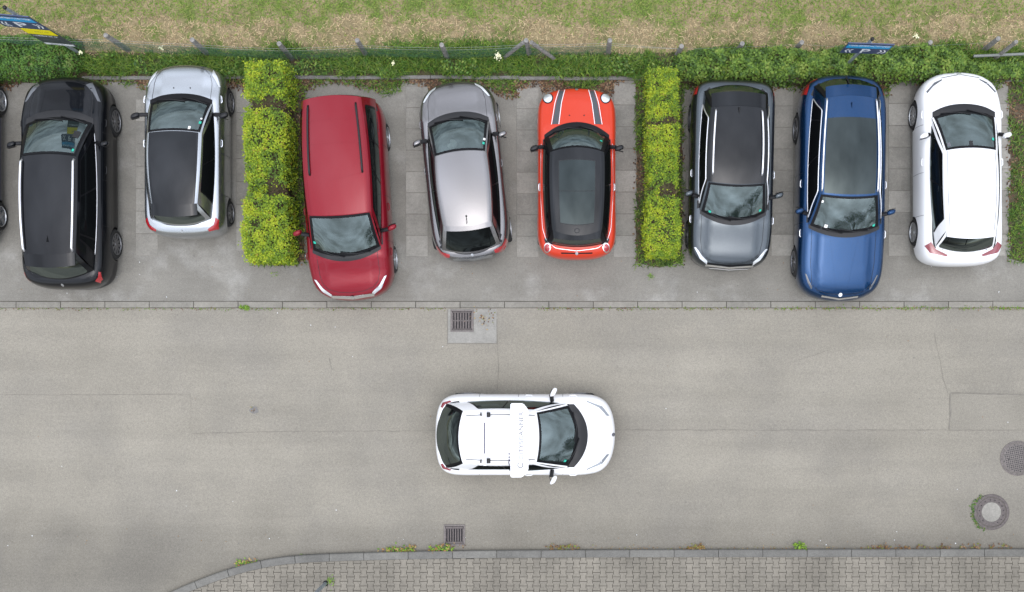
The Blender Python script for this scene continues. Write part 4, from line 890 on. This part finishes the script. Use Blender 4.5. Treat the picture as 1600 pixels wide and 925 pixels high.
    # surface details -------------------------------------------------
    def bvh(s):
        vs, fs = [], []
        for o in (s.bo, s.ro, s.rs):
            k = len(vs); vs += [v.co.copy() for v in o.data.vertices]; fs += [tuple(i + k for i in p.vertices) for p in o.data.polygons]
        s.bv = BVHTree.FromPolygons(vs, fs)
    def drop(s, x, y, off):
        h = s.bv.ray_cast(Vector((x, y, 4)), Vector((0, 0, -1)))
        if h[0] is None or h[0].z < .3:
            h = s.bv.find_nearest(Vector((x, y, .6)))
            n = h[1]; c = h[0]; 
            if n.dot(Vector((x, y, 0))) < 0: n = -n
            return c + n * off
        n = h[1] if h[1].z > 0 else -h[1]; return h[0] + n * off
    def aside(s, x, z, sg, off):
        h = s.bv.ray_cast(Vector((x, sg * 3, z)), Vector((0, -sg, 0)))
        return h[0] + Vector((0, sg * off, 0)) if h[0] is not None else Vector((x, sg * s.b, z))
    def line(s, P, n):
        d = [0]
        for p, q in zip(P, P[1:]): d.append(d[-1] + math.dist(p, q))
        out = []
        for i in range(n + 1):
            t = d[-1] * i / n; j = 0
            while j < len(d) - 2 and d[j + 1] < t: j += 1
            u = (t - d[j]) / max(1e-9, d[j + 1] - d[j]); out.append((lerp(P[j][0], P[j + 1][0], u), lerp(P[j][1], P[j + 1][1], u)))
        return out
    def decal(s, name, A, B, m, n=12, k=4, off=.005, parent=None):
        a, b = s.line(A, n), s.line(B, n); rows = [[s.drop(lerp(p[0], q[0], j / k), lerp(p[1], q[1], j / k), off) for p, q in zip(a, b)] for j in range(k + 1)]
        return MB().grid(rows).build(name, m, parent or s.root, True)
    def both(s, name, A, B, m, **kw):
        return [s.decal(name, [(x, y * sg) for x, y in A], [(x, y * sg) for x, y in B], m, **kw) for sg in (1, -1)]
    def seam(s, P, wd=.007, m=None, off=.003, name='panel_gap', n=None, mirror=False):
        for sg in ((1, -1) if mirror else (1,)):
            Q = s.line([(x, y * sg) for x, y in P], n or max(6, int(len(P) * 8))); A, B = [], []
            for i, p in enumerate(Q):
                q0, q1 = Q[max(0, i - 1)], Q[min(len(Q) - 1, i + 1)]; l = math.dist(q0, q1) or 1; ox, oy = -(q1[1] - q0[1]) / l * wd / 2, (q1[0] - q0[0]) / l * wd / 2; A.append((p[0] + ox, p[1] + oy)); B.append((p[0] - ox, p[1] - oy))
            rows = [[s.drop(*p, off) for p in A], [s.drop(*p, off) for p in B]]; MB().grid(rows).build(name, m or M['seamline'], s.root, True)
    def sideseam(s, x, z0, z1, sg, lean=0.0, wd=.007):
        rows = []
        for d in (-wd / 2, wd / 2): rows.append([s.aside(x + d + lean * t, lerp(z0, z1, t), sg, .003) for t in np.linspace(0, 1, 12)])
        MB().grid(rows).build('panel_gap', M['seamline'], s.root, True)
    def doors(s, xs, hz=.86, hm=None, hx=None):
        for sg in (1, -1):
            for x in xs: s.sideseam(x, .32, s.zc - .05, sg)
            for x in hx or [x + .14 for x in xs[:-1]]:
                p = s.aside(x, hz, sg, 0); q = s.aside(x + .17, hz, sg, 0); MB().tube([p, p.lerp(q, .2) + Vector((0, sg * .022, 0)), p.lerp(q, .8) + Vector((0, sg * .022, 0)), q], .013, 6).build('door_handle', hm or s.P, s.root, True)
    def cowl(s, d=.10, m=None):
        g = s.k; d += .035; us = np.linspace(-.98, .98, 15); A = [(g['xcm'] - (g['xcm'] - g['xcc']) * u * u - .03, g['yc'] * u) for u in us]; B = [(x + .03 + d * (1 - .35 * abs(u) ** 3), y * 1.0) for (x, y), u in zip(A, us)]
        s.decal('cowl_panel', A, B, m or M['plastic'], 28, 4, .006)
        for y0, y1, v in ((.52, -.12, .13), (-.05, -.60, .11)):
            P = [s.front(y0 / g['yc'], .015) + Vector((.01, 0, .02)), s.front((y0 + y1) / 2 / g['yc'], v * .5) + Vector((.01, 0, .02)), s.front(y1 / g['yc'], v) + Vector((.008, 0, .015))]; MB().tube(P, .011, 5).build('wiper', M['plastic'], s.root, True)
    def rails(s, e, t0, t1, m, r=.017, h=.05):
        for sg in (1, -1):
            P = [s.roof(t0, sg * e)] + [s.roof(t, sg * e) + Vector((0, 0, h)) for t in np.linspace(t0 + .03, t1 - .03, 10)] + [s.roof(t1, sg * e)]; MB().tube(P, r, 8).build('roof_rail', m, s.root, True)
    def roofpatch(s, name, m, t0, t1, e, off=.004, parent=None, e0=None):
        rows = [[s.roof(t, u) + Vector((0, 0, off)) for u in np.linspace(-e if e0 is None else e0, e, 13)] for t in np.linspace(t0, t1, 13)]; return MB().grid(rows, flip=True).build(name, m, parent or s.root, True)
    def rooftrace(s, P, wd, m, name='panel_gap', off=.006):
        A = [];  B = []; Q = s.line(P, 20)
        for i, (t, e) in enumerate(Q):
            p = s.roof(t, e); p0, p1 = s.roof(*Q[max(0, i - 1)]), s.roof(*Q[min(20, i + 1)]); d = (p1 - p0).normalized(); nn = Vector((-d.y, d.x, 0)) * wd / 2; A.append(p + nn + Vector((0, 0, off))); B.append(p - nn + Vector((0, 0, off)))
        MB().grid([A, B], flip=True).build(name, m, s.root, True)
    def antenna(s, t, fin=True):
        p = s.roof(t, 0)
        if fin: 
            mb = MB(); mb.add([(p.x + .09, p.y, p.z), (p.x - .07, p.y + .025, p.z), (p.x - .07, p.y - .025, p.z), (p.x - .075, p.y + .006, p.z + .06), (p.x - .075, p.y - .006, p.z + .06)], [(0, 1, 3), (0, 4, 2), (0, 3, 4), (1, 2, 4, 3), (0, 2, 1)]); mb.build('antenna', s.k.get('antm') or M['plastic'], s.root)
        else: a = MB(); a.lathe([(.022, 0), (.018, .02), (0, .022)], 12, c=tuple(p)); a.tube([p, p + Vector((-.19, 0, .17))], .006, 6); a.build('antenna', M['plastic'], s.root, True)
    def spoiler(s, x1, yw, m, dz=.05, th=.03):
        """lip carried on behind the roof edge to x1"""
        es = np.linspace(-1, 1, 15); up, lo_ = [], []
        for t in np.linspace(0, 1, 5):
            ru, rl = [], []
            for e in es:
                p = s.roof(0, e * .97); q = Vector((x1 + .05 * e * e, e * yw, p.z - dz - .01)); v = p.lerp(q, t); ru.append(v + Vector((0, 0, .006))); rl.append(v - Vector((0, 0, th * (1 - .5 * t))))
            up.append(ru); lo_.append(rl)
        mb = MB(); mb.grid(up); mb.grid(lo_, flip=True); mb.grid([up[-1], lo_[-1]]); mb.grid([[r[0] for r in up], [r[0] for r in lo_]]); mb.grid([[r[-1] for r in lo_], [r[-1] for r in up]]); return mb.build('spoiler', m, s.root, True, sharp=40)
    def sticker(s, u, v, r=.03, m=None):
        F = s.front; rows = [[F(u + du, v + dv) + Vector((.006, 0, .009)) for du in np.linspace(-r / s.k['yc'], r / s.k['yc'], 4)] for dv in np.linspace(-r * 1.3, r * 1.3, 4)]; MB().grid(rows).build('windscreen_sticker', m or M['sticker'], s.root)
    def badge(s, x, y=0, r=.04, m=None):
        n = 12; rows = [[s.drop(x + math.cos(a) * q, y + math.sin(a) * q, .008) for a in np.linspace(0, 2 * math.pi, n + 1)] for q in (r, .004)]; MB().grid(rows).build('badge', m or M['chrome'], s.root, True)
    def hoodseams(s, yb=.62, inset=.13, front=.20, m=None):
        g = s.k; x1 = s.a - front
        s.seam([(g['xcm'] - .02 - (g['xcm'] - g['xcc']) * (yb * 1.1 / g['yc']) ** 2, yb * 1.06), (lerp(g['xcm'], x1, .5), yb * 1.05), (x1 - .16, yb * .97), (x1 - .03, yb * .78)], .008, m, mirror=True)
        s.seam([(x1 - .03, yb * .78), (x1 + .04, yb * .45), (x1 + .065, 0), (x1 + .04, -yb * .45), (x1 - .03, -yb * .78)], .008, m)

PT = {'black': paint('black paint', (0.0035, 0.0042, 0.0058), 0.2, .3), 'silver': paint('silver paint', (0.42, 0.44, 0.46), 0.95, .26, .02), 'red': paint('deep red paint', (0.185, 0.004, 0.012), 0.25, .35), 'taupe': paint('grey mauve paint', (0.205, 0.198, 0.198), 0.9, .26, .02),
      'orange': paint('orange red paint', (0.50, 0.038, 0.014), 0.0, .35), 'grey': paint('blue grey paint', (0.068, 0.079, 0.087), 0.9, .25, .02), 'blue': paint('metallic blue paint', (0.007, 0.036, 0.100), 0.75, .26, .02), 'white': paint('white paint', (0.76, 0.76, 0.76), 0, .4), 'navy': paint('dark blue paint', (0.012, 0.018, 0.045), 0.3, .3),
      'blackroof': paint('black roof paint', (0.005, 0.0062, 0.0080), 0.0, .2)}
G9 = 'parked cars in the bays'
UP, DN = R(90), R(-90)

# black estate-like SUV at the left
c = Car('parked_car', (-10.90, 3.65), R(90.3), 'black SUV with bright silver roof rails parked at the left', PT['black'], L_=4.70, W_=1.86, group=G9, ridge=.034, wx=(1.42, -1.32), rw=.345, zc=1.06, zrf=1.60, zrr=1.60, hump=.04, xcm=1.38, xcc=1.24, yc=.74, xfm=.46, xfc=.41, yf=.61, xrm=-1.66, xrc=-1.61, yr=.56, rgm=-2.16, rgc=-1.95, yb=.73, ybm=.07, ztail=.86, nf=11, mf=2.2, spokes=10, dbl=False, rimm='rimdark', win=(.09, .955), split=(.20, .57), trim='low', clad=M['plastic'], miry=1.0, mirx=.78, nr=13, mr=2.8)
c.cowl(.10); c.rails(.90, .02, .97, M['alu'], .024, .055); c.antenna(.16); c.spoiler(-1.93, .53, PT['black'], .04); c.hoodseams(.64, front=.22)
c.both('headlight', [(2.18, .60), (2.02, .70), (1.72, .83)], [(2.10, .50), (1.93, .66), (1.74, .77)], M['lampdark']); c.both('tail_light', [(-1.98, .80), (-2.10, .775), (-2.18, .70)], [(-1.99, .835), (-2.13, .815), (-2.21, .74)], M['red'])
c.doors([1.05, .02, -.98], hm=M['plastic']); c.badge(-2.26, 0, .028, M['rim']); c.sticker(-.80, .86, .025); c.sticker(-.72, .45, .07, M['cabin']); c.seam([(2.0, -.35), (1.45, -.42)], .006, PT['black'], mirror=True)
c.both('roof_ditch', [(-1.55, .50), (.3, .55)], [(-1.55, .515), (.3, .565)], M['seamline'], off=.002)

# silver hatchback, black roof
c = Car('parked_car', (-8.30, 4.36), R(90), 'silver hatchback with a black roof beside the wide hedge', PT['silver'], PT['blackroof'], L_=3.84, W_=1.74, group=G9, wx=(1.14, -1.33), rw=.30, zc=1.0, zrf=1.44, zrr=1.46, hump=.05, xcm=1.09, xcc=.98, yc=.69, xfm=.28, xfc=.24, yf=.585, xrm=-1.30, xrc=-1.26, yr=.50, rgm=-1.70, rgc=-1.54, yb=.665, ybm=.06, ztail=.82, nf=10, mf=2.2, nr=14, mr=2.6, spokes=7, dbl=False, rimm='rimdark', win=(.12, .95), split=(.53,), mirm=M['plastic'], miry=.96, mirx=.70, pillar=PT['silver'], rv=(.12, .80))
c.cowl(.06, M['trimblack']); c.spoiler(-1.55, .49, PT['blackroof'], .03); c.hoodseams(.60, front=.14)
for sg in (1, -1): MB().grid([[c.roof(t, sg * e) + Vector((0, 0, .008)) for t in np.linspace(0, 1, 20)] for e in (.90, .95, 1.0)], flip=sg > 0).build('roof_frame', PT['silver'], c.root, True)
c.both('headlight', [(1.78, .60), (1.60, .72), (1.36, .80)], [(1.62, .62), (1.50, .70), (1.36, .77)], M['lamp']); c.both('tail_light', [(-1.50, .74), (-1.66, .70), (-1.76, .56)], [(-1.56, .80), (-1.74, .76), (-1.80, .58)], M['red'])
c.doors([.86, -.10, -1.0], hm=M['chrome']); c.badge(-1.80, 0, .026, M['rim']); c.sticker(-.86, .72, .028); c.sticker(-.86, .60, .02, M['paper']); c.sticker(-.55, .90, .03, M['paper']); c.seam([(1.68, .62), (1.62, .70)], .004)
for sg in (1, -1): MB().lathe([(.016, 0), (.012, .012), (0, .013)], 8, c=tuple(c.drop(1.32, sg * .18, 0))).build('washer_jet', M['plastic'], c.root)

# red high-roof van
c = Car('parked_van', (-4.74, 3.275), R(-86.6), 'dark red high roof van with black roof rails, front towards the road', PT['red'], L_=4.42, W_=1.83, cat='van', group=G9, wx=(1.33, -1.40), rw=.32, zc=1.14, zrf=1.72, zrr=1.80, hump=.05, xcm=1.30, xcc=1.10, yc=.755, xfm=.46, xfc=.42, yf=.665, xrm=-2.04, xrc=-1.98, yr=.61, rgm=-2.16, rgc=-2.08, yb=.80, ybm=.05, yt=.05, ztail=.95, nf=10, mf=2.1, nr=14, mr=3.4, spokes=5, dbl=True, win=(.06, .955), split=(.34, .60), rake=.0, wv=(.10, .86), miry=1.02, mirx=.74, hooddrop=.16, rv=(.12, .85), ruw=.80, am=.05)
c.cowl(.05); c.rails(.80, .06, .66, M['plastic'], .022, .035); c.hoodseams(.62, front=.22, m=M['seamline'])
c.both('headlight', [(2.13, .44), (1.99, .65), (1.72, .79)], [(2.07, .44), (1.92, .62), (1.74, .74)], M['lamp']); c.decal('chrome_grille_bar', [(2.14, -.46), (2.19, 0), (2.14, .46)], [(2.085, -.47), (2.125, 0), (2.085, .47)], M['chrome'], 18, 3, .008); c.badge(2.15, 0, .045, M['trimblack'])
c.doors([.98, .0, -1.1]); c.sticker(-.88, .28, .025); c.rooftrace([(.66, -.78), (.70, 0), (.66, .78)], .006, PT['red'], off=.002)
for t in (.2, .4): c.rooftrace([(t, -.72), (t, .72)], .005, PT['red'], 'roof_bead', .004)
c.both('tail_light', [(-2.12, .86), (-2.14, .80)], [(-2.19, .84), (-2.2, .78)], M['red'])

# grey-mauve hatchback
c = Car('parked_car', (-2.176, 3.91), R(95.98), 'grey mauve hatchback parked at a slight angle with red tail lights', PT['taupe'], L_=4.04, W_=1.74, group=G9, wx=(1.22, -1.32), rw=.30, zc=.98, zrf=1.42, zrr=1.43, hump=.05, xcm=1.14, xcc=.99, yc=.68, xfm=.30, xfc=.24, yf=.565, xrm=-1.30, xrc=-1.24, yr=.525, rgm=-1.86, rgc=-1.70, yb=.64, ybm=.08, ztail=.80, nf=8, mf=2.0, nr=7, spokes=5, win=(.06, .955), split=(.50,), miry=.93, mirx=.66, mirm=None, rv=(.10, .90), ruw=.88)
c.cowl(.07); c.antenna(.13, False); c.spoiler(-1.40, .51, PT['taupe'], .015, .02); c.hoodseams(.60, front=.16)
c.both('headlight', [(1.90, .42), (1.80, .58), (1.56, .74)], [(1.84, .44), (1.74, .56), (1.56, .70)], M['lamp']); c.both('tail_light', [(-1.58, .76), (-1.74, .66), (-1.82, .48)], [(-1.66, .82), (-1.84, .70), (-1.88, .50)], M['red'])
c.decal('bumper_strip', [(-1.90, -.44), (-1.935, 0), (-1.90, .44)], [(-1.955, -.42), (-1.99, 0), (-1.955, .42)], PT['silver'], 16, 3, .006); c.badge(-1.875, 0, .028, M['rim']); c.doors([.84, -.16, -1.0]); c.sticker(-.88, .78, .025); c.sticker(-.90, .66, .025, M['paper'])
MB().lathe([(0, .03), (.10, .028), (.11, .0)], 20, c=(.55, .18, 1.02)).build('dashboard_pad', M['paper'], c.root, True); c.decal('front_badge', [(1.955, -.13), (1.965, .13)], [(1.99, -.14), (2.0, .14)], M['chrome'], 8, 2)

# orange-red small hatchback with stripes
c = Car('parked_car', (.296, 3.866), R(90), 'orange red small hatchback with dark bonnet stripes and round headlights', PT['orange'], PT['blackroof'], L_=3.80, W_=1.72, group=G9, wx=(1.16, -1.26), rw=.30, zc=.95, zrf=1.36, zrr=1.39, hump=.045, xcm=.97, xcc=.72, yc=.72, xfm=.44, xfc=.34, yf=.585, xrm=-1.45, xrc=-1.32, yr=.535, rgm=-1.66, rgc=-1.56, yb=.655, ybm=.055, yt=.025, ztail=.80, nf=12, mf=2.1, nr=12, mr=2.5, spokes=5, win=(.02, .985), split=(.56,), wv=(.05, .95), frame=M['trimblack'], pillar=M['trimblack'], tail=M['trimblack'], mirm=M['plastic'], miry=.92, mirx=.50, rv=(.10, .86), hooddrop=.08)
c.cowl(.06, M['trimblack']); c.spoiler(-1.55, .50, PT['blackroof'], .03); 
c.both('bonnet_stripe', [(1.02, .535), (1.5, .455), (1.84, .37)], [(1.02, .405), (1.5, .345), (1.84, .275)], M['darkgrey'], n=16, off=.004)
for y0 in ((1.02, .55, 1.84, .385), (1.02, .39, 1.84, .26)): c.seam([(y0[0], y0[1]), (1.5, (y0[1] + y0[3]) / 2 + .01), (y0[2], y0[3])], .014, M['white'], .004, 'stripe_edge', mirror=True)
for sg in (1, -1):
    q = [[c.drop(1.63 + .13 * r_ * math.cos(a), sg * .63 + .115 * r_ * math.sin(a), .008 + .02 * (1 - r_)) for a in np.linspace(0, 2 * math.pi, 25)] for r_ in (1, .82, .5, .02)]
    h = MB().grid(q[:2]).build('headlight', M['trimblack'], c.root, True); MB().grid(q[1:]).build('lens', M['lamp'], h, True)
    q = [[c.drop(-1.66 + .10 * r_ * math.cos(a), sg * .64 + .075 * r_ * math.sin(a), .008 + .015 * (1 - r_)) for a in np.linspace(0, 2 * math.pi, 21)] for r_ in (1, .78, .4, .02)]
    h = MB().grid(q[:2]).build('tail_light', M['chrome'], c.root, True); MB().grid(q[1:]).build('lens', M['red'], h, True)
c.decal('grille', [(1.86, -.36), (1.90, 0), (1.86, .36)], [(1.89, -.36), (1.925, 0), (1.89, .36)], M['trimblack'], 14, 2); c.badge(1.84, 0, .036, M['rim']); c.decal('tailgate_handle', [(-1.765, -.34), (-1.775, 0), (-1.765, .34)], [(-1.79, -.34), (-1.80, 0), (-1.79, .34)], M['trimblack'], 12, 2, .006); c.badge(-1.785, 0, .032, M['rim'])
c.seam([(.60, .775), (-.4, .795), (-1.25, .745), (-1.52, .66), (-1.68, .45), (-1.735, 0), (-1.68, -.45), (-1.52, -.66), (-1.25, -.745), (-.4, -.795), (.60, -.775)], .008, M['alu'], .005, 'belt_trim', 60)
c.doors([.70, -.52], hm=M['chrome'], hx=[-.42]); c.sticker(-.80, .50, .025)
gl = c.roofpatch('sunroof', M['pano'], .12, .86, .66, .006); 
for P in ([(.50, -.66), (.50, .66)], [(.12, -.66), (.86, -.66)], [(.12, .66), (.86, .66)], [(.12, -.66), (.12, .66)], [(.86, -.66), (.86, .66)]): c.rooftrace(P, .012, M['seamline'], off=.009)
n = 24; rows = [[c.roof(.055, 0) + Vector((.055 * math.cos(a) * q, .06 * math.sin(a) * q, .006)) for a in np.linspace(0, 2 * math.pi, n)] for q in (1, .7)]; MB().grid(rows).build('roof_aerial_base', M['seamline'], c.root)
for sg in (1, -1): MB().lathe([(.016, 0), (.012, .012), (0, .013)], 8, c=tuple(c.drop(1.22, sg * .16, 0))).build('washer_jet', M['plastic'], c.root)
rows = []
for q in (0, 1): rows.append([c.front(u, .66 + q * (.10 + .04 * math.cos(u * 3.1)) * (1 if k % 2 else .8)) - Vector((.10, 0, .07)) for k, u in enumerate(np.linspace(-.66, .66, 27))])
MB().grid(rows).build('sun_shade', M['cabin'], c.root)

# blue-grey crossover
c = Car('parked_car', (3.70, 3.819), R(-91.4), 'blue grey crossover with dark roof and silver rails beside the narrow hedge', PT['grey'], PT['blackroof'], L_=4.20, W_=1.82, group=G9, ridge=.034, wx=(1.28, -1.31), rw=.335, zc=1.05, zrf=1.50, zrr=1.52, hump=.05, xcm=1.06, xcc=.84, yc=.73, xfm=.32, xfc=.27, yf=.63, xrm=-1.34, xrc=-1.30, yr=.59, rgm=-1.92, rgc=-1.76, yb=.69, ybm=.05, ztail=.86, nf=11, mf=2.0, nr=15, mr=2.9, spokes=5, rimm='rimdark', win=(.10, .96), split=(.22, .56), trim='full', clad=M['plastic'], mirm=PT['grey'], miry=.97, mirx=.50, rv=(.08, .90), ruw=.90, tail=M['trimblack'], hooddrop=.12)
c.cowl(.05); c.rails(.82, .04, .90, M['alu'], .020, .045); c.antenna(.07); c.spoiler(-1.66, .58, PT['blackroof'], .06); c.hoodseams(.64, front=.20)
c.both('headlight', [(1.98, .50), (1.86, .66), (1.62, .80)], [(1.91, .50), (1.80, .62), (1.62, .76)], M['lamp']); c.both('tail_light', [(-1.70, .835), (-1.92, .79), (-2.02, .58)], [(-1.70, .90), (-1.99, .86), (-2.085, .60)], M['red'], n=20)
c.decal('grille_bar', [(2.01, -.52), (2.06, 0), (2.01, .52)], [(1.975, -.53), (2.025, 0), (1.975, .53)], M['chrome'], 18, 2, .008); c.decal('grille', [(1.975, -.53), (2.025, 0), (1.975, .53)], [(1.94, -.54), (1.99, 0), (1.94, .54)], M['trimblack'], 18, 2, .005)
c.decal('front_lip', [(2.055, -.40), (2.085, 0), (2.055, .40)], [(2.035, -.46), (2.068, 0), (2.035, .46)], M['alu'], 18, 2, .008); c.badge(2.02, 0, .045, M['trimblack'])
c.doors([.78, -.22, -1.1], hm=M['chrome']); c.sticker(.80, .18, .025); c.sticker(-.72, .14, .025); c.seam([(1.9, .40), (1.2, .50)], .007, PT['grey'], mirror=True)

# long blue estate
c = Car('parked_car', (6.114, 3.536), R(-90.9), 'long metallic blue estate with glass roof and bright window trim', PT['blue'], L_=4.98, W_=1.90, group=G9, ridge=.034, wx=(1.61, -1.35), rw=.345, zc=1.0, zrf=1.42, zrr=1.46, hump=.05, xcm=1.04, xcc=.86, yc=.785, xfm=.28, xfc=.23, yf=.635, xrm=-1.86, xrc=-1.80, yr=.56, rgm=-2.36, rgc=-2.16, yb=.70, ybm=.06, ztail=.82, nf=11, mf=2.0, nr=10, spokes=5, rimm='rimdark', win=(.08, .965), split=(.24, .58), trim='full', mirm=None, miry=.99, mirx=.58, rv=(.06, .90), ruw=.88, tail=M['trimblack'], hooddrop=.12)
c.cowl(.05); c.rails(.93, .01, .97, M['alu'], .018, .035); c.spoiler(-2.10, .54, PT['blue'], .04)
c.roofpatch('glass_roof', M['pano'], .22, .985, .86, .005); c.k['antm'] = PT['blue']; c.antenna(.11); c.hoodseams(.66, front=.20)
c.both('headlight', [(2.24, .64), (2.10, .73), (1.90, .80)], [(2.20, .62), (2.06, .70), (1.92, .765)], M['lampdark']); c.both('tail_light', [(-1.98, .84), (-2.25, .76), (-2.33, .60)], [(-2.02, .90), (-2.34, .80), (-2.39, .62)], M['red'])
c.decal('chrome_grille', [(2.40, -.40), (2.455, 0), (2.40, .40)], [(2.365, -.40), (2.425, 0), (2.365, .40)], M['chrome'], 18, 2, .008); c.badge(2.35, 0, .042, M['white']); c.seam([(2.28, .12), (1.12, .30)], .007, PT['blue'], mirror=True); c.seam([(-2.08, 0), (-2.38, 0)], .03, M['plastic'], .03, 'rear_wiper')
c.doors([.80, -.28, -1.25], hm=M['alu']); c.sticker(.82, .12, .025); c.sticker(-.55, .15, .035, M['paper']); c.sticker(-.84, .80, .025, M['paper'])

# white hatchback in the last bay
c = Car('parked_car', (8.71, 3.968), R(90.3), 'white hatchback with dark tail lights parked in the last bay at right', PT['white'], L_=4.30, W_=1.80, group=G9, wx=(1.24, -1.36), rw=.315, zc=.99, zrf=1.41, zrr=1.43, hump=.045, xcm=1.22, xcc=1.08, yc=.695, xfm=.30, xfc=.25, yf=.56, xrm=-1.50, xrc=-1.44, yr=.53, rgm=-1.90, rgc=-1.76, yb=.635, ybm=.08, ztail=.86, nf=9, mf=2.0, nr=15, mr=2.7, spokes=10, dbl=False, win=(.10, .955), split=(.53,), miry=.90, mirx=.66, rv=(.10, .80), ruw=.94)
c.cowl(.10); c.spoiler(-1.62, .52, PT['white'], .015, .02); c.rooftrace([(0.0, .88), (.5, .90), (1, .90)], .008, M['seamline']); c.rooftrace([(0.0, -.88), (.5, -.90), (1, -.90)], .008, M['seamline']); c.rooftrace([(0.01, -.86), (.01, .86)], .005, M['letter'])
c.both('headlight', [(1.94, .40), (1.86, .58), (1.66, .76)], [(1.90, .42), (1.78, .60), (1.62, .74)], M['lampdark']); c.decal('grille_trim', [(1.97, -.42), (2.06, 0), (1.97, .42)], [(1.955, -.42), (2.045, 0), (1.955, .42)], M['lampdark'], 18, 2); c.badge(2.075, 0, .05, M['lamp'])
c.both('tail_light', [(-1.64, .72), (-1.80, .62), (-1.93, .36)], [(-1.72, .84), (-1.88, .74), (-1.96, .40)], M['reddark']); c.doors([.92, -.12, -1.05]); c.sticker(-.84, .72, .025); c.sticker(.80, .86, .035, M['letter']); c.sticker(0, .88, .045, M['cabin'])
c.seam([(1.62, -.62), (1.15, -.66)], .004, M['letter'], mirror=True)

# dark blue car cut off at the left edge
c = Car('parked_car', (-13.46, 4.25), R(90), 'dark car cut off by the left edge of the picture', PT['navy'], L_=4.3, W_=1.80, group=G9, wx=(1.29, -1.29), rw=.33, zc=1.0, zrf=1.45, zrr=1.47, xcm=1.2, xcc=1.04, yc=.70, xfm=.32, xfc=.27, yf=.58, xrm=-1.45, xrc=-1.4, yr=.54, rgm=-1.92, rgc=-1.78, yb=.67, ybm=.06, spokes=5, rimm='rim', win=(.1, .955), split=(.53,), miry=.95, mirx=.66)
c.cowl(.07); c.hoodseams(.6); c.both('headlight', [(1.94, .45), (1.66, .78)], [(1.86, .45), (1.64, .72)], M['lamp']); c.both('tail_light', [(-1.66, .76), (-1.93, .40)], [(-1.76, .84), (-1.98, .40)], M['red']); c.doors([.9, -.1, -1.05])

# white survey car on the road
c = Car('survey_car', (-.829, -1.889), 0, 'white car with a roof mounted scanner beam driving along the road', PT['white'], L_=3.96, W_=1.78, cat='car', wx=(1.22, -1.30), rw=.31, zc=.99, zrf=1.42, zrr=1.44, hump=.045, xcm=1.18, xcc=.93, yc=.70, xfm=.30, xfc=.24, yf=.555, xrm=-1.40, xrc=-1.31, yr=.56, rgm=-1.93, rgc=-1.71, yb=.70, ybm=.075, ztail=.88, nf=9.5, mf=2.0, nr=13, mr=2.6, spokes=5, rimm='rimdark', win=(.16, .955), split=(.53,), miry=.95, mirx=.56, rv=(.02, .93), ruw=.93, tail=M['trimblack'], sweep=-.45, clad=M['plastic'], cladz=.30)
c.cowl(.15, M['plastic']); c.both('headlight', [(1.84, .42), (1.68, .63), (1.34, .755)], [(1.78, .42), (1.62, .60), (1.34, .735)], M['lampgrey']); c.both('tail_light', [(-1.60, .735), (-1.74, .68), (-1.79, .60)], [(-1.63, .765), (-1.80, .715), (-1.835, .62)], M['reddark'])
c.doors([.82, -.15, -1.0]); c.sticker(-.80, .22, .025); c.badge(1.93, 0, .04, M['letter'])
for sg in (1, -1):
    c.rooftrace([(.06, sg * .82), (.98, sg * .84)], .014, M['seamline']); e = .78
    rp = [c.roof(t, sg * e) + Vector((0, 0, .05)) for t in (.10, .3, .5)]
zb_ = c.zr(.5) + .10; X = lambda u: (u - 300) / 5 * 0 + 0
def wx_(px): return at(px, 0, 1.55).x + .829
xb = wx_(757.5)
for sg in (1, -1):
    y = sg * .50; z0 = c.roof(.45, sg * .9).z
    ft = MB(); ft.box((xb - .005, y, z0 + .035), (.05, .06, .035), 0, .012); f_ = ft.build('bar_foot', PT['white'], c.root); MB().box((xb + .075, y - sg * .01, z0 + .045), (.035, .05, .04), 0, .015).build('clamp', M['plastic'], f_); MB().box((xb - .09, y, z0 + .035), (.012, .035, .02)).build('strap', M['plastic'], f_)
rb = MB(); rb.box((xb, 0, zb_), (.035, .58, .015), 0, .006); rb_ = rb.build('roof_bar', PT['white'], c.root); MB().box((xb, 0, zb_ + .0155), (.013, .33, .001)).build('bar_slot', M['violet'], rb_)
x0, x1 = wx_(798), wx_(826); xm = wx_(818)
P = [(x0, .74), (x0, -.82), (xm - .02, -.82), (x1, -.66), (x1, .60), (xm, .74)]
hb = MB(); hb.poly([(x, y) for x, y in P[::-1]], zb_ - .02, zb_ + .12); bmm = hb.mesh('beam'); bm = bmesh.new(); bm.from_mesh(bmm); bmesh.ops.recalc_face_normals(bm, faces=bm.faces); bmesh.ops.bevel(bm, geom=list(bm.edges), offset=.018, segments=2, affect='EDGES', clamp_overlap=True); bm.to_mesh(bmm); bm.free()
hs_ = link('scanner_beam', bmm, PT['white'], c.root, True, sharp=40)
zt_ = zb_ + .1225; xt = (x0 + x1) / 2 + .04
lettering('lettering', 'CITYSCANNER', .125, (xt, .06, zt_), (0, 0, UP), M['letter'], hs_, 1.22)
mb = MB(); an = np.linspace(R(35), R(325), 22); mb.grid([[(xt - .02 - .058 * math.sin(a) * 0 + .062 * r_ * math.cos(a + R(90)), -.56 + .062 * r_ * math.sin(a + R(90)), zt_ + .001) for a in an] for r_ in (1, .72)]); mb.build('logo', M['letter'], hs_)
for k, yy in enumerate((-.33, -.40, -.46)): MB().box((x0 - .03, yy, zb_ + .03), (.012, .012, .01)).build('connector', M['violet'], hs_)
MB().tube([(x0, -.47, zb_ + .02), (x0 - .05, -.50, zb_ + .0), (x0 - .02, -.60, zb_ - .03)], .008, 5).build('cable', M['violet'], hs_)
for sg, y in ((-1, -.69),): MB().box(((x0 + xb - .3) / 2 - .05, y, zb_ + .0), ((x0 - xb + .35) / 2, .022, .02), 0, .008).build('side_rail', PT['white'], c.root)
